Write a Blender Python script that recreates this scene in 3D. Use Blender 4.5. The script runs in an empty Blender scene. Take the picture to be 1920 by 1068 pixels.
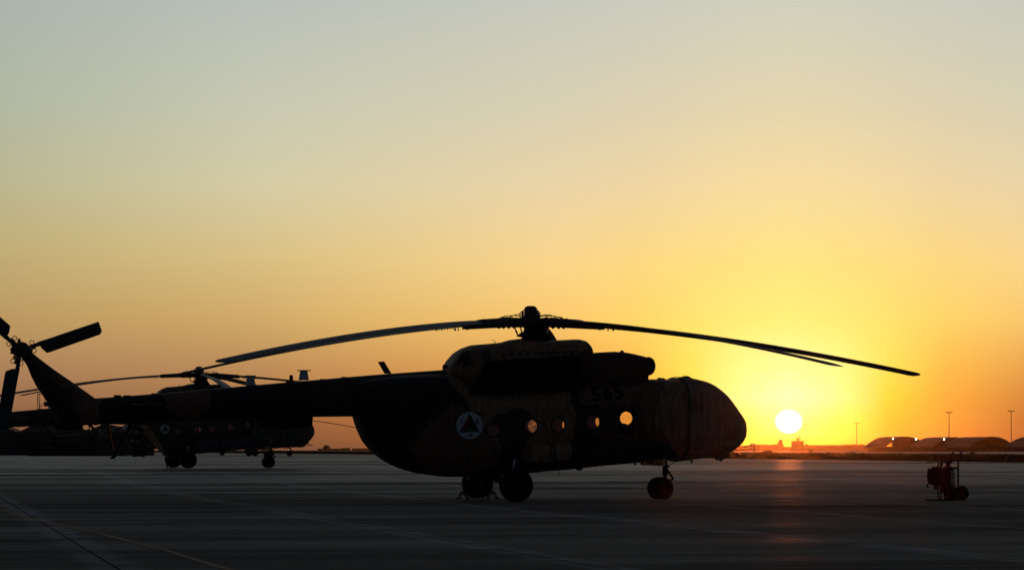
import bpy, bmesh, math, random
import numpy as np
from mathutils import Vector, Matrix
random.seed(7)
R = math.radians
PI = math.pi
scene = bpy.context.scene
C = scene.collection

# ------------------------------------------------------------------ camera
EYE = 1.24            # camera height above the near apron
FPX = 5000.0          # focal length in photo pixels (1920 wide)
HOR = 843.0           # photo row of the horizon
cam_d = bpy.data.cameras.new('camera')
cam_d.sensor_width = 36.0
cam_d.lens = FPX / 1920 * 36.0
cam_d.shift_y = (HOR - 534.0) / 1920.0
cam_d.clip_start = 0.5
cam_d.clip_end = 60000
cam = bpy.data.objects.new('camera', cam_d)
cam.location = (0, 0, EYE)
cam.rotation_euler = (R(90), 0, 0)
C.objects.link(cam)
scene.camera = cam

# ------------------------------------------------------------------ sky
HGAIN = 0.03
SUN_AZ = math.atan((1479 - 960) / FPX)
SUN_EL = math.atan((HOR - 790) / FPX)
sun_dir = Vector((math.sin(SUN_AZ) * math.cos(SUN_EL), math.cos(SUN_AZ) * math.cos(SUN_EL), math.sin(SUN_EL)))

def s2l(c):
    out = []
    for v in c:
        v = v / 255.0
        out.append(v / 12.92 if v <= 0.04045 else ((v + 0.055) / 1.055) ** 2.4)
    return out

world = bpy.data.worlds.new('World')
scene.world = world
world.use_nodes = True
nt = world.node_tree
nt.nodes.clear()
N = nt.nodes.new
L = nt.links.new
def math_node(tree, op, a, b=None, clamp=False):
    n = tree.nodes.new('ShaderNodeMath'); n.operation = op; n.use_clamp = clamp
    for i, v in enumerate((a, b)):
        if v is None: continue
        if isinstance(v, (int, float)): n.inputs[i].default_value = v
        else: tree.links.new(v, n.inputs[i])
    return n.outputs[0]
def vmath(tree, op, a, b=None):
    n = tree.nodes.new('ShaderNodeVectorMath'); n.operation = op
    for i, v in enumerate((a, b)):
        if v is None: continue
        if isinstance(v, (tuple, list, Vector)): n.inputs[i].default_value = tuple(v)
        else: tree.links.new(v, n.inputs[i])
    return n
def mixc(tree, fac, a, b):
    n = tree.nodes.new('ShaderNodeMix'); n.data_type = 'RGBA'
    for key, v in ((0, fac), (6, a), (7, b)):
        if isinstance(v, (int, float)): n.inputs[key].default_value = v
        elif isinstance(v, (tuple, list)): n.inputs[key].default_value = tuple(v)[:3] + (1,)
        else: tree.links.new(v, n.inputs[key])
    return n.outputs[2]
def smooth(tree, v, a, b):
    n = tree.nodes.new('ShaderNodeMapRange'); n.interpolation_type = 'SMOOTHSTEP'
    tree.links.new(v, n.inputs[0])
    n.inputs[1].default_value = a; n.inputs[2].default_value = b
    return n.outputs[0]
def linstep(tree, v, a, b):
    n = tree.nodes.new('ShaderNodeMapRange'); n.clamp = True
    tree.links.new(v, n.inputs[0])
    n.inputs[1].default_value = a; n.inputs[2].default_value = b
    return n.outputs[0]
def ramp(tree, fac, stops, interp='LINEAR'):
    n = tree.nodes.new('ShaderNodeValToRGB'); n.color_ramp.interpolation = interp
    cr = n.color_ramp
    while len(cr.elements) > 1: cr.elements.remove(cr.elements[-1])
    cr.elements[0].position = stops[0][0]; cr.elements[0].color = tuple(stops[0][1][:3]) + (1,)
    for p, c in stops[1:]:
        e = cr.elements.new(p); e.color = tuple(c[:3]) + (1,)
    if fac is not None: tree.links.new(fac, n.inputs[0])
    return n.outputs[0]

tc = N('ShaderNodeTexCoord')
dirv = vmath(nt, 'NORMALIZE', tc.outputs['Generated']).outputs[0]
sep = N('ShaderNodeSeparateXYZ'); L(dirv, sep.inputs[0])
elev = math_node(nt, 'MULTIPLY', math_node(nt, 'ARCSINE', sep.outputs[2]), 180 / PI)
az = math_node(nt, 'MULTIPLY', math_node(nt, 'ARCTAN2', sep.outputs[0], sep.outputs[1]), 180 / PI)
dz = math_node(nt, 'ABSOLUTE', math_node(nt, 'SUBTRACT', az, math.degrees(SUN_AZ)))
dist = math_node(nt, 'MINIMUM', dz, math_node(nt, 'SUBTRACT', 360.0, dz))
e10 = math_node(nt, 'DIVIDE', elev, 10.0, clamp=True)
# colours of the evening sky in columns at growing azimuth from the sun; rows are heights above the horizon
COLS = [
 (0.0, {0: (208,208,190), 200: (228,214,175), 350: (248,220,160), 500: (255,229,130), 600: (255,240,125), 690: (255,252,160), 745: (255,255,190), 800: (255,254,130), 826: (255,232,55), 842: (245,190,40)}),
 (1.0, {0: (207,207,190), 200: (227,213,175), 350: (247,220,160), 500: (255,226,130), 600: (255,236,120), 690: (255,250,142), 745: (255,254,152), 795: (255,249,88), 826: (252,200,44), 842: (238,165,40)}),
 (2.1, {0: (205,205,190), 200: (224,211,176), 350: (243,217,162), 500: (255,222,128), 600: (255,226,112), 690: (255,226,90), 745: (255,213,60), 790: (252,190,48), 826: (240,155,40), 842: (225,135,40)}),
 (3.3, {0: (203,203,190), 200: (221,209,177), 350: (238,213,163), 500: (252,216,128), 600: (255,212,105), 690: (252,188,76), 745: (246,170,62), 790: (240,158,56), 826: (215,130,50), 842: (190,105,45)}),
 (5.0, {0: (199,201,189), 200: (216,208,179), 350: (234,212,167), 500: (250,213,137), 600: (249,199,108), 690: (230,162,78), 745: (213,136,62), 790: (194,115,52), 826: (165,97,48), 842: (142,82,44)}),
 (11.3, {0: (185,192,184), 200: (200,201,178), 350: (213,204,165), 480: (217,192,132), 590: (210,171,106), 690: (187,139,88), 770: (160,107,65), 815: (132,88,58), 842: (112,78,58)}),
 (17.5, {0: (168,179,171), 200: (174,182,161), 350: (184,180,142), 480: (190,170,115), 600: (183,149,94), 700: (168,126,90), 770: (144,100,70), 842: (106,75,60)}),
]
def row_to_f(row):
    return math.degrees(math.atan((HOR - row) / FPX)) / 10.0
col = None
prev = None
for ang, rows in COLS:
    stops = sorted((max(0.0, row_to_f(r)), s2l(c)) for r, c in rows.items())
    rc = ramp(nt, e10, stops)
    if col is None: col = rc
    else: col = mixc(nt, linstep(nt, dist, prev, ang), col, rc)
    prev = ang
# the rest of the dome: a physical low-sun sky, dimmer and bluer away from the glow
nish = N('ShaderNodeTexSky'); nish.sky_type = 'NISHITA'; nish.sun_disc = False
nish.sun_elevation = SUN_EL; nish.sun_rotation = SUN_AZ
nish.dust_density = 3.0; nish.air_density = 1.0; nish.ozone_density = 2.0
nv = vmath(nt, 'SCALE', nish.outputs[0]); nv.inputs['Scale'].default_value = 0.05
dome = vmath(nt, 'ADD', nv.outputs[0], (0.016, 0.021, 0.032)).outputs[0]
# the low sky is seen through kilometres of dust, so it starts brighter than it arrives
thick = math_node(nt, 'DIVIDE', 0.62, math_node(nt, 'ADD', math_node(nt, 'MAXIMUM', elev, 0.0), 0.75))
gain = math_node(nt, 'ADD', 1.0, math_node(nt, 'MULTIPLY', thick, HGAIN))
gl = vmath(nt, 'SCALE', col); nt.links.new(gain, gl.inputs['Scale']); col = gl.outputs[0]
up = smooth(nt, elev, 9.5, 34.0)
side = smooth(nt, dist, 16.0, 85.0)
away = math_node(nt, 'MAXIMUM', up, side)
sky = mixc(nt, away, col, dome)
# the disc of the sun
dt = vmath(nt, 'DOT_PRODUCT', dirv, sun_dir).outputs['Value']
# flattened a little by refraction, as a setting sun is
de = math_node(nt, 'MULTIPLY', math_node(nt, 'SUBTRACT', elev, math.degrees(SUN_EL)), 1.13)
sa = math_node(nt, 'SQRT', math_node(nt, 'ADD', math_node(nt, 'MULTIPLY', dz, dz), math_node(nt, 'MULTIPLY', de, de)))
disc = math_node(nt, 'SUBTRACT', 1.0, smooth(nt, sa, 0.215, 0.315))
sky = mixc(nt, disc, sky, (3.2, 3.0, 2.4))
bg = N('ShaderNodeBackground'); L(sky, bg.inputs[0]); bg.inputs[1].default_value = 1.0
wo = N('ShaderNodeOutputWorld'); L(bg.outputs[0], wo.inputs[0])

sun_d = bpy.data.lights.new('sun', 'SUN')
sun_d.energy = 0.40; sun_d.angle = R(0.5); sun_d.color = (1.0, 0.22, 0.04)
sun_o = bpy.data.objects.new('sun', sun_d)
sun_o.rotation_euler = (-sun_dir).to_track_quat('-Z', 'Y').to_euler()
C.objects.link(sun_o)
scene.view_settings.view_transform = 'Standard'
scene.view_settings.look = 'None'
scene.view_settings.gamma = 1
scene.view_settings.exposure = 0
scene.view_settings.use_curve_mapping = False
scene.cycles.volume_step_rate = 4
scene.cycles.volume_bounces = 0
scene.cycles.max_bounces = 8
scene.cycles.transparent_max_bounces = 16

# ------------------------------------------------------------------ materials
def new_mat(name, col=(0.1, 0.1, 0.1), rough=0.6, spec=0.4, metal=0.0, noise=0.0, nscale=3.0, stretch=(1, 1, 1)):
    m = bpy.data.materials.new(name); m.use_nodes = True
    t = m.node_tree; b = t.nodes['Principled BSDF']
    b.inputs['Roughness'].default_value = rough
    b.inputs['Specular IOR Level'].default_value = spec
    b.inputs['Metallic'].default_value = metal
    if noise > 0:
        c = t.nodes.new('ShaderNodeTexCoord')
        mp = t.nodes.new('ShaderNodeMapping'); mp.inputs['Scale'].default_value = stretch
        t.links.new(c.outputs['Object'], mp.inputs[0])
        nz = t.nodes.new('ShaderNodeTexNoise'); nz.inputs['Scale'].default_value = nscale; nz.inputs['Detail'].default_value = 6
        t.links.new(mp.outputs[0], nz.inputs[0])
        f = linstep(t, nz.outputs[0], 0.3, 0.7)
        lo = tuple(v * (1 - noise) for v in col); hi = tuple(min(1, v * (1 + noise)) for v in col)
        t.links.new(mixc(t, f, lo, hi), b.inputs['Base Color'])
        mr = t.nodes.new('ShaderNodeMapRange'); t.links.new(nz.outputs[0], mr.inputs[0])
        mr.inputs[3].default_value = max(0, rough - 0.12); mr.inputs[4].default_value = min(1, rough + 0.12)
        t.links.new(mr.outputs[0], b.inputs['Roughness'])
    else:
        b.inputs['Base Color'].default_value = tuple(col) + (1,)
    return m
def emit_mat(name, col, s):
    m = bpy.data.materials.new(name); m.use_nodes = True
    b = m.node_tree.nodes['Principled BSDF']
    b.inputs['Base Color'].default_value = tuple(col) + (1,)
    b.inputs['Emission Color'].default_value = tuple(col) + (1,)
    b.inputs['Emission Strength'].default_value = s
    return m
def camo_mat(name, base, patches, cols, spec=0.25):
    """painted patches: ellipses in the airframe's own side view, edges broken by noise"""
    m = bpy.data.materials.new(name); m.use_nodes = True
    t = m.node_tree; b = t.nodes['Principled BSDF']
    c = t.nodes.new('ShaderNodeTexCoord')
    nz = t.nodes.new('ShaderNodeTexNoise'); nz.inputs['Scale'].default_value = 0.9; nz.inputs['Detail'].default_value = 3
    t.links.new(c.outputs['Object'], nz.inputs[0])
    warp = vmath(t, 'SUBTRACT', nz.outputs['Color'], (0.5, 0.5, 0.5))
    wsc = vmath(t, 'SCALE', warp.outputs[0]); wsc.inputs['Scale'].default_value = 1.25
    p = vmath(t, 'ADD', c.outputs['Object'], wsc.outputs[0]).outputs[0]
    out = tuple(base)
    for (x, z, rx, rz, ci) in patches:
        d = vmath(t, 'SUBTRACT', p, (x, 0, z)).outputs[0]
        d = vmath(t, 'MULTIPLY', d, (1 / rx, 0, 1 / rz)).outputs[0]
        ln = vmath(t, 'LENGTH', d).outputs['Value']
        f = math_node(t, 'SUBTRACT', 1.0, linstep(t, ln, 0.97, 1.03))
        out = mixc(t, f, out, cols[ci])
    # grime: fine vertical streaks and blotches of worn paint
    mp = t.nodes.new('ShaderNodeMapping'); mp.inputs['Scale'].default_value = (5, 5, 0.8)
    t.links.new(c.outputs['Object'], mp.inputs[0])
    n2 = t.nodes.new('ShaderNodeTexNoise'); n2.inputs['Scale'].default_value = 2.2; n2.inputs['Detail'].default_value = 8
    t.links.new(mp.outputs[0], n2.inputs[0])
    g = t.nodes.new('ShaderNodeMapRange'); t.links.new(n2.outputs[0], g.inputs[0])
    g.inputs[1].default_value = 0.3; g.inputs[2].default_value = 0.7; g.inputs[3].default_value = 0.6; g.inputs[4].default_value = 1.25
    # panel joints
    sp = t.nodes.new('ShaderNodeSeparateXYZ'); t.links.new(c.outputs['Object'], sp.inputs[0])
    fr = math_node(t, 'FRACT', math_node(t, 'DIVIDE', sp.outputs[0], 1.12))
    seam = math_node(t, 'GREATER_THAN', fr, 0.012)
    fr2 = math_node(t, 'FRACT', math_node(t, 'DIVIDE', sp.outputs[2], 0.72))
    seam2 = math_node(t, 'GREATER_THAN', fr2, 0.02)
    s_all = math_node(t, 'MULTIPLY', seam, seam2)
    s_all = math_node(t, 'ADD', math_node(t, 'MULTIPLY', s_all, 0.45), 0.55)
    gg = math_node(t, 'MULTIPLY', g.outputs[0], s_all)
    sc = t.nodes.new('ShaderNodeVectorMath'); sc.operation = 'SCALE'
    if isinstance(out, tuple): sc.inputs[0].default_value = out
    else: t.links.new(out, sc.inputs[0])
    t.links.new(gg, sc.inputs['Scale'])
    t.links.new(sc.outputs[0], b.inputs['Base Color'])
    b.inputs['Roughness'].default_value = 0.62
    b.inputs['Specular IOR Level'].default_value = spec
    # oil-canning of the skin
    n3 = t.nodes.new('ShaderNodeTexNoise'); n3.inputs['Scale'].default_value = 2.4; n3.inputs['Detail'].default_value = 2
    t.links.new(c.outputs['Object'], n3.inputs[0])
    bp = t.nodes.new('ShaderNodeBump'); bp.inputs['Strength'].default_value = 0.25; bp.inputs['Distance'].default_value = 0.03
    t.links.new(n3.outputs[0], bp.inputs['Height']); t.links.new(bp.outputs[0], b.inputs['Normal'])
    return m

M = {}
M['black_metal'] = new_mat('black metal', (0.014, 0.013, 0.012), 0.65, 0.15, 0.0, 0.3, 4)
M['hub_metal'] = new_mat('oily hub metal', (0.04, 0.036, 0.032), 0.5, 0.4, 0.3, 0.4, 8)
M['rubber'] = new_mat('tyre rubber', (0.012, 0.012, 0.013), 0.85, 0.2, 0, 0.3, 10)
M['rim'] = new_mat('wheel rim', (0.014, 0.015, 0.014), 0.7, 0.15, 0, 0.3, 10)
M['blade'] = new_mat('rotor blade paint', (0.05, 0.06, 0.075), 0.6, 0.25, 0, 0.25, 2, (0.4, 4, 4))
M['tail_blade'] = new_mat('tail blade paint', (0.02, 0.022, 0.026), 0.5, 0.4, 0, 0.3, 3)
M['oleo'] = new_mat('bright oleo rod', (0.45, 0.47, 0.5), 0.3, 0.5, 0.3)
M['pale_antenna'] = new_mat('pale antenna paint', (0.42, 0.46, 0.5), 0.6, 0.3, 0, 0.15, 6)
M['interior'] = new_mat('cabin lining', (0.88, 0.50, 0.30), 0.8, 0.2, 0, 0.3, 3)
M['cover_black'] = new_mat('black side panel', (0.004, 0.004, 0.004), 0.75, 0.1, 0, 0.3, 3)
M['white_mark'] = new_mat('pale roundel paint', (0.44, 0.45, 0.46), 0.7, 0.2, 0, 0.15, 9)
M['red_mark'] = new_mat('red roundel paint', (0.16, 0.02, 0.02), 0.7, 0.2, 0, 0.2, 9)
M['green_mark'] = new_mat('green roundel paint', (0.02, 0.09, 0.06), 0.7, 0.2, 0, 0.2, 9)
M['black_mark'] = new_mat('black marking paint', (0.002, 0.002, 0.002), 0.8, 0.1)
M['pale_line'] = new_mat('pale stencil paint', (0.10, 0.09, 0.08), 0.7, 0.2)
M['canvas'] = new_mat('weathered canvas', (0.15, 0.13, 0.105), 0.95, 0.05, 0, 0.3, 3, (3, 3, 0.5))
M['canvas_olive'] = new_mat('olive canvas', (0.07, 0.075, 0.05), 0.95, 0.05, 0, 0.3, 3, (3, 3, 0.5))
M['rope'] = new_mat('dark rope', (0.015, 0.013, 0.01), 0.9, 0.1)
def glass(name, dust, trans=0.0):
    m = bpy.data.materials.new(name); m.use_nodes = True
    t = m.node_tree; t.nodes.clear()
    tr = t.nodes.new('ShaderNodeBsdfTransparent'); tr.inputs[0].default_value = (0.93, 0.93, 0.9, 1)
    gl = t.nodes.new('ShaderNodeBsdfGlossy'); gl.inputs['Roughness'].default_value = 0.08; gl.inputs[0].default_value = (0.8, 0.8, 0.8, 1)
    di = t.nodes.new('ShaderNodeBsdfTranslucent' if trans else 'ShaderNodeBsdfDiffuse'); di.inputs[0].default_value = (0.55, 0.45, 0.38, 1)
    c = t.nodes.new('ShaderNodeTexCoord')
    nz = t.nodes.new('ShaderNodeTexNoise'); nz.inputs['Scale'].default_value = 14; nz.inputs['Detail'].default_value = 6
    t.links.new(c.outputs['Object'], nz.inputs[0])
    f = math_node(t, 'MULTIPLY', linstep(t, nz.outputs[0], 0.2, 0.7), dust * 1.5, clamp=True)
    mx = t.nodes.new('ShaderNodeMixShader'); t.links.new(f, mx.inputs[0]); t.links.new(tr.outputs[0], mx.inputs[1]); t.links.new(di.outputs[0], mx.inputs[2])
    m2 = t.nodes.new('ShaderNodeMixShader'); m2.inputs[0].default_value = 0.05
    t.links.new(mx.outputs[0], m2.inputs[1]); t.links.new(gl.outputs[0], m2.inputs[2])
    o = t.nodes.new('ShaderNodeOutputMaterial'); t.links.new(m2.outputs[0], o.inputs[0])
    return m
M['glass'] = glass('cabin window glass', 0.06)
M['glass_dusty'] = glass('dusty sunlit window glass', 0.55, 1)

# ------------------------------------------------------------------ mesh helpers
class MB:
    def __init__(s): s.v = []; s.f = []
    def add(s, vs, fs):
        o = len(s.v); s.v += [tuple(v) for v in vs]; s.f += [tuple(i + o for i in f) for f in fs]
        return s
    def box(s, c, d, rz=0.0, ry=0.0, bev=0.0):
        m = Matrix.Rotation(rz, 3, 'Z') @ Matrix.Rotation(ry, 3, 'Y')
        hx, hy, hz = d[0] / 2, d[1] / 2, d[2] / 2
        if bev <= 0:
            vs = [Vector(c) + m @ Vector((x * hx, y * hy, z * hz)) for z in (-1, 1) for y in (-1, 1) for x in (-1, 1)]
            return s.add(vs, [(0, 2, 3, 1), (4, 5, 7, 6), (0, 1, 5, 4), (2, 6, 7, 3), (0, 4, 6, 2), (1, 3, 7, 5)])
        bm = bmesh.new(); bmesh.ops.create_cube(bm, size=1)
        for v in bm.verts: v.co = Vector((v.co.x * d[0], v.co.y * d[1], v.co.z * d[2]))
        bmesh.ops.bevel(bm, geom=bm.edges[:], offset=bev, segments=2, affect='EDGES')
        bm.verts.index_update()
        s.add([Vector(c) + m @ v.co for v in bm.verts], [[v.index for v in f.verts] for f in bm.faces]); bm.free()
        return s
    def tube(s, p0, p1, r0, r1=None, seg=12, cap=True):
        p0 = Vector(p0); p1 = Vector(p1); r1 = r0 if r1 is None else r1
        d = (p1 - p0).normalized(); a = d.orthogonal().normalized(); b = d.cross(a)
        vs = [p0 + (a * math.cos(2 * PI * i / seg) + b * math.sin(2 * PI * i / seg)) * r0 for i in range(seg)]
        vs += [p1 + (a * math.cos(2 * PI * i / seg) + b * math.sin(2 * PI * i / seg)) * r1 for i in range(seg)]
        fs = [(i, (i + 1) % seg, seg + (i + 1) % seg, seg + i) for i in range(seg)]
        if cap: fs += [tuple(range(seg - 1, -1, -1)), tuple(range(seg, 2 * seg))]
        return s.add(vs, fs)
    def poly(s, pts, r, seg=8):
        for a, b in zip(pts[:-1], pts[1:]): s.tube(a, b, r, r, seg)
        for p in pts[1:-1]: s.ball(p, r * 1.02, 8, 6)
        return s
    def ball(s, c, r, u=14, w=9, sc=(1, 1, 1)):
        c = Vector(c); rings = []
        for j in range(1, w):
            t = PI * j / w
            rings.append([c + Vector((r * sc[0] * math.sin(t) * math.cos(2 * PI * i / u), r * sc[1] * math.sin(t) * math.sin(2 * PI * i / u), r * sc[2] * math.cos(t))) for i in range(u)])
        vs = [p for g in rings for p in g] + [c + Vector((0, 0, r * sc[2])), c - Vector((0, 0, r * sc[2]))]
        fs = []
        for j in range(w - 2):
            for i in range(u):
                fs.append((j * u + i, (j + 1) * u + i, (j + 1) * u + (i + 1) % u, j * u + (i + 1) % u))
        n = len(vs)
        for i in range(u):
            fs.append((n - 2, i, (i + 1) % u)); fs.append((n - 1, (w - 2) * u + (i + 1) % u, (w - 2) * u + i))
        return s.add(vs, fs)
    def loft(s, rings, cap=True, closed=True):
        n = len(rings[0]); vs = [p for g in rings for p in g]; fs = []
        m = n if closed else n - 1
        for j in range(len(rings) - 1):
            for i in range(m):
                fs.append((j * n + i, j * n + (i + 1) % n, (j + 1) * n + (i + 1) % n, (j + 1) * n + i))
        if cap:
            fs.append(tuple(range(n - 1, -1, -1))); fs.append(tuple(range((len(rings) - 1) * n, len(rings) * n)))
        return s.add(vs, fs)
    def torus(s, c, R_, r, axis='Y', u=28, w=8, flat=1.0):
        rings = []
        for i in range(u):
            a = 2 * PI * i / u
            g = []
            for j in range(w):
                b = 2 * PI * j / w
                rr = R_ + r * math.cos(b); h = r * math.sin(b) * flat
                if axis == 'Y': g.append(Vector(c) + Vector((rr * math.cos(a), h, rr * math.sin(a))))
                elif axis == 'Z': g.append(Vector(c) + Vector((rr * math.cos(a), rr * math.sin(a), h)))
                else: g.append(Vector(c) + Vector((h, rr * math.cos(a), rr * math.sin(a))))
            rings.append(g)
        rings.append(rings[0])
        return s.loft(rings, cap=False)
    def lathe(s, c, prof, axis='Y', seg=36):
        rings = []
        for k in range(seg + 1):
            a = 2 * PI * k / seg; g = []
            for (r, h) in prof:
                if axis == 'Y': g.append(Vector(c) + Vector((r * math.cos(a), h, r * math.sin(a))))
                elif axis == 'Z': g.append(Vector(c) + Vector((r * math.cos(a), r * math.sin(a), h)))
                else: g.append(Vector(c) + Vector((h, r * math.cos(a), r * math.sin(a))))
            rings.append(g)
        return s.loft(rings, cap=False, closed=False)
    def prism(s, poly, y0, y1):
        n = len(poly)
        vs = [(x, y0, z) for x, z in poly] + [(x, y1, z) for x, z in poly]
        fs = [tuple(range(n)), tuple(range(2 * n - 1, n - 1, -1))] + [(i, n + i, n + (i + 1) % n, (i + 1) % n) for i in range(n)]
        return s.add(vs, fs)
    def build(s, name, mat, parent=None, smooth_=True, ang=35, fix=True):
        me = bpy.data.meshes.new(name); me.from_pydata(s.v, [], s.f); me.validate()
        bm = bmesh.new(); bm.from_mesh(me)
        bmesh.ops.remove_doubles(bm, verts=bm.verts, dist=1e-5)
        if fix: bmesh.ops.recalc_face_normals(bm, faces=bm.faces)
        bm.to_mesh(me); bm.free()
        if smooth_:
            me.shade_smooth(); me.set_sharp_from_angle(angle=R(ang))
        me.materials.append(mat)
        o = bpy.data.objects.new(name, me); C.objects.link(o)
        if parent: o.parent = parent
        return o
def thing(name, label, cat, loc=(0, 0, 0), rz=0.0, group=None):
    o = bpy.data.objects.new(name, None); C.objects.link(o)
    o.empty_display_size = 0.3
    o.location = loc; o.rotation_euler = (0, 0, rz); o['label'] = label; o['category'] = cat
    if group: o['group'] = group
    return o
def tag(o, label, cat, group=None):
    o['label'] = label; o['category'] = cat
    if group: o['group'] = group
    return o
def copy_tree(o, parent=None):
    c = o.copy(); C.objects.link(c); c.parent = parent
    for ch in list(o.children): copy_tree(ch, c)
    return c

# ------------------------------------------------------------------ ground
def pchip(xs, ys):
    xs = np.array(xs, float); ys = np.array(ys, float)
    h = np.diff(xs); d = np.diff(ys) / h; m = np.zeros(len(xs))
    m[0] = d[0]; m[-1] = d[-1]
    for i in range(1, len(xs) - 1):
        m[i] = 0 if d[i - 1] * d[i] <= 0 else 2 * d[i - 1] * d[i] / (d[i - 1] + d[i])
    def f(x):
        x = min(max(x, xs[0]), xs[-1]); i = min(max(int(np.searchsorted(xs, x) - 1), 0), len(xs) - 2)
        t = (x - xs[i]) / h[i]
        return float((2*t**3-3*t**2+1)*ys[i] + (t**3-2*t**2+t)*h[i]*m[i] + (-2*t**3+3*t**2)*ys[i+1] + (t**3-t**2)*h[i]*m[i+1])
    return f
gz = pchip([-200, 0, 72, 125, 170, 250, 400, 800, 60000], [0, 0, 0.0, 0.38, 0.47, 0.54, 0.60, 0.62, 0.62])
YS = [-60, -20, 0, 20, 40, 60, 72] + [72 + 4 * i for i in range(1, 30)] + [200 + 12 * i for i in range(20)] + [450, 500, 560, 640, 720, 800, 1000, 1400, 2000, 3000, 4500, 6000]
def sheet(name, xl, xr, mat, y0=-60, y1=18000, dz=0.0, nx=1, kind='structure', jag=0.0, dome_h=0.0):
    ys = [y for y in YS if y0 <= y <= y1]
    vs = []; fs = []
    for y in ys:
        a, b = xl(y), xr(y)
        for i in range(nx + 1):
            t = i / nx
            vs.append((a + (b - a) * t, y, gz(y) + dz))
    n = nx + 1
    for j in range(len(ys) - 1):
        for i in range(nx):
            fs.append((j * n + i, j * n + i + 1, (j + 1) * n + i + 1, (j + 1) * n + i))
    o = MB().add(vs, fs).build(name, mat, smooth_=True, ang=80)
    o['kind'] = kind
    return o
HYAW = math.asin(0.216)
def apron_mat():
    m = bpy.data.materials.new('worn apron concrete'); m.use_nodes = True
    t = m.node_tree; b = t.nodes['Principled BSDF']
    c = t.nodes.new('ShaderNodeTexCoord')
    rot = t.nodes.new('ShaderNodeMapping'); rot.inputs['Rotation'].default_value = (0, 0, -HYAW)
    t.links.new(c.outputs['Object'], rot.inputs[0])
    p = rot.outputs[0]
    def nz(scale, detail, st, rough=0.55):
        mp = t.nodes.new('ShaderNodeMapping'); mp.inputs['Scale'].default_value = st
        t.links.new(p, mp.inputs[0])
        n = t.nodes.new('ShaderNodeTexNoise'); n.inputs['Scale'].default_value = scale; n.inputs['Detail'].default_value = detail; n.inputs['Roughness'].default_value = rough
        t.links.new(mp.outputs[0], n.inputs[0]); return n.outputs[0]
    streak = nz(0.10, 12, (0.22, 2.2, 1), 0.82)       # brushed streaks
    broad = nz(0.06, 4, (0.6, 1.4, 1))              # large stains
    fine = nz(3.0, 6, (0.6, 1.5, 1))
    sp = t.nodes.new('ShaderNodeSeparateXYZ'); t.links.new(p, sp.inputs[0])
    # slab joints: pale sealant edges with a dark groove
    wob = math_node(t, 'MULTIPLY', math_node(t, 'SUBTRACT', nz(0.6, 4, (1, 1, 1)), 0.5), 0.35)
    def joint(coord, per, w, off):
        f = math_node(t, 'FRACT', math_node(t, 'DIVIDE', math_node(t, 'ADD', coord, off), per))
        d = math_node(t, 'MULTIPLY', math_node(t, 'ABSOLUTE', math_node(t, 'SUBTRACT', f, 0.5)), per)
        return math_node(t, 'SUBTRACT', 1.0, linstep(t, d, w * 0.5, w))
    xw = math_node(t, 'ADD', sp.outputs[0], wob); yw = math_node(t, 'ADD', sp.outputs[1], wob)
    jx = joint(xw, 5.05, 0.34, 0.525); jy = joint(yw, 5.05, 0.10, 0.0)
    pale = math_node(t, 'MAXIMUM', jx, math_node(t, 'MULTIPLY', jy, 0.4))
    pale = math_node(t, 'MULTIPLY', pale, linstep(t, nz(0.5, 8, (0.6, 1.6, 1), 0.75), 0.42, 0.56))
    gx = joint(sp.outputs[0], 5.05, 0.02, 0.525); gy = joint(sp.outputs[1], 5.05, 0.02, 0.0)
    groove = math_node(t, 'MAXIMUM', gx, gy)
    mixf = math_node(t, 'ADD', math_node(t, 'MULTIPLY', linstep(t, streak, 0.42, 0.57), 0.70), math_node(t, 'MULTIPLY', linstep(t, broad, 0.35, 0.65), 0.30))
    colr = mixc(t, mixf, (0.085, 0.075, 0.062), (0.275, 0.243, 0.200))
    colr = mixc(t, math_node(t, 'MULTIPLY', linstep(t, fine, 0.45, 0.7), 0.3), colr, (0.27, 0.25, 0.22))
    colr = mixc(t, math_node(t, 'MULTIPLY', pale, 0.8), colr, (0.34, 0.33, 0.32))
    wn = t.nodes.new('ShaderNodeTexWhiteNoise'); wn.noise_dimensions = '2D'
    fx_ = math_node(t, 'FLOOR', math_node(t, 'DIVIDE', math_node(t, 'ADD', sp.outputs[0], -2.0), 5.05)); fy_ = math_node(t, 'FLOOR', math_node(t, 'DIVIDE', math_node(t, 'ADD', sp.outputs[1], 2.525), 5.05))
    cv = t.nodes.new('ShaderNodeCombineXYZ'); t.links.new(fx_, cv.inputs[0]); t.links.new(fy_, cv.inputs[1]); t.links.new(cv.outputs[0], wn.inputs['Vector'])
    tone = math_node(t, 'ADD', 0.8, math_node(t, 'MULTIPLY', wn.outputs['Value'], 0.4))
    tv = t.nodes.new('ShaderNodeVectorMath'); tv.operation = 'SCALE'; t.links.new(colr, tv.inputs[0]); t.links.new(tone, tv.inputs['Scale']); colr = tv.outputs[0]
    # oil drips and tyre scuffs
    spots = linstep(t, nz(0.9, 3, (1, 1, 1)), 0.70, 0.76)
    colr = mixc(t, math_node(t, 'MULTIPLY', spots, 0.6), colr, (0.02, 0.019, 0.018))
    colr = mixc(t, groove, colr, (0.03, 0.028, 0.026))
    rr = t.nodes.new('ShaderNodeMapRange'); t.links.new(streak, rr.inputs[0])
    rr.inputs[1].default_value = 0.42; rr.inputs[2].default_value = 0.58; rr.inputs[3].default_value = 0.70; rr.inputs[4].default_value = 0.36
    t.nodes.remove(b)
    di = t.nodes.new('ShaderNodeBsdfDiffuse'); t.links.new(colr, di.inputs[0])
    gs = t.nodes.new('ShaderNodeBsdfGlossy');  gs.inputs[0].default_value = (0.9, 0.9, 0.9, 1)
    # uneven gloss in long bands; share boosted with distance to shape the sun's glint
    spo = t.nodes.new('ShaderNodeSeparateXYZ'); t.links.new(c.outputs['Object'], spo.inputs[0])
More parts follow.
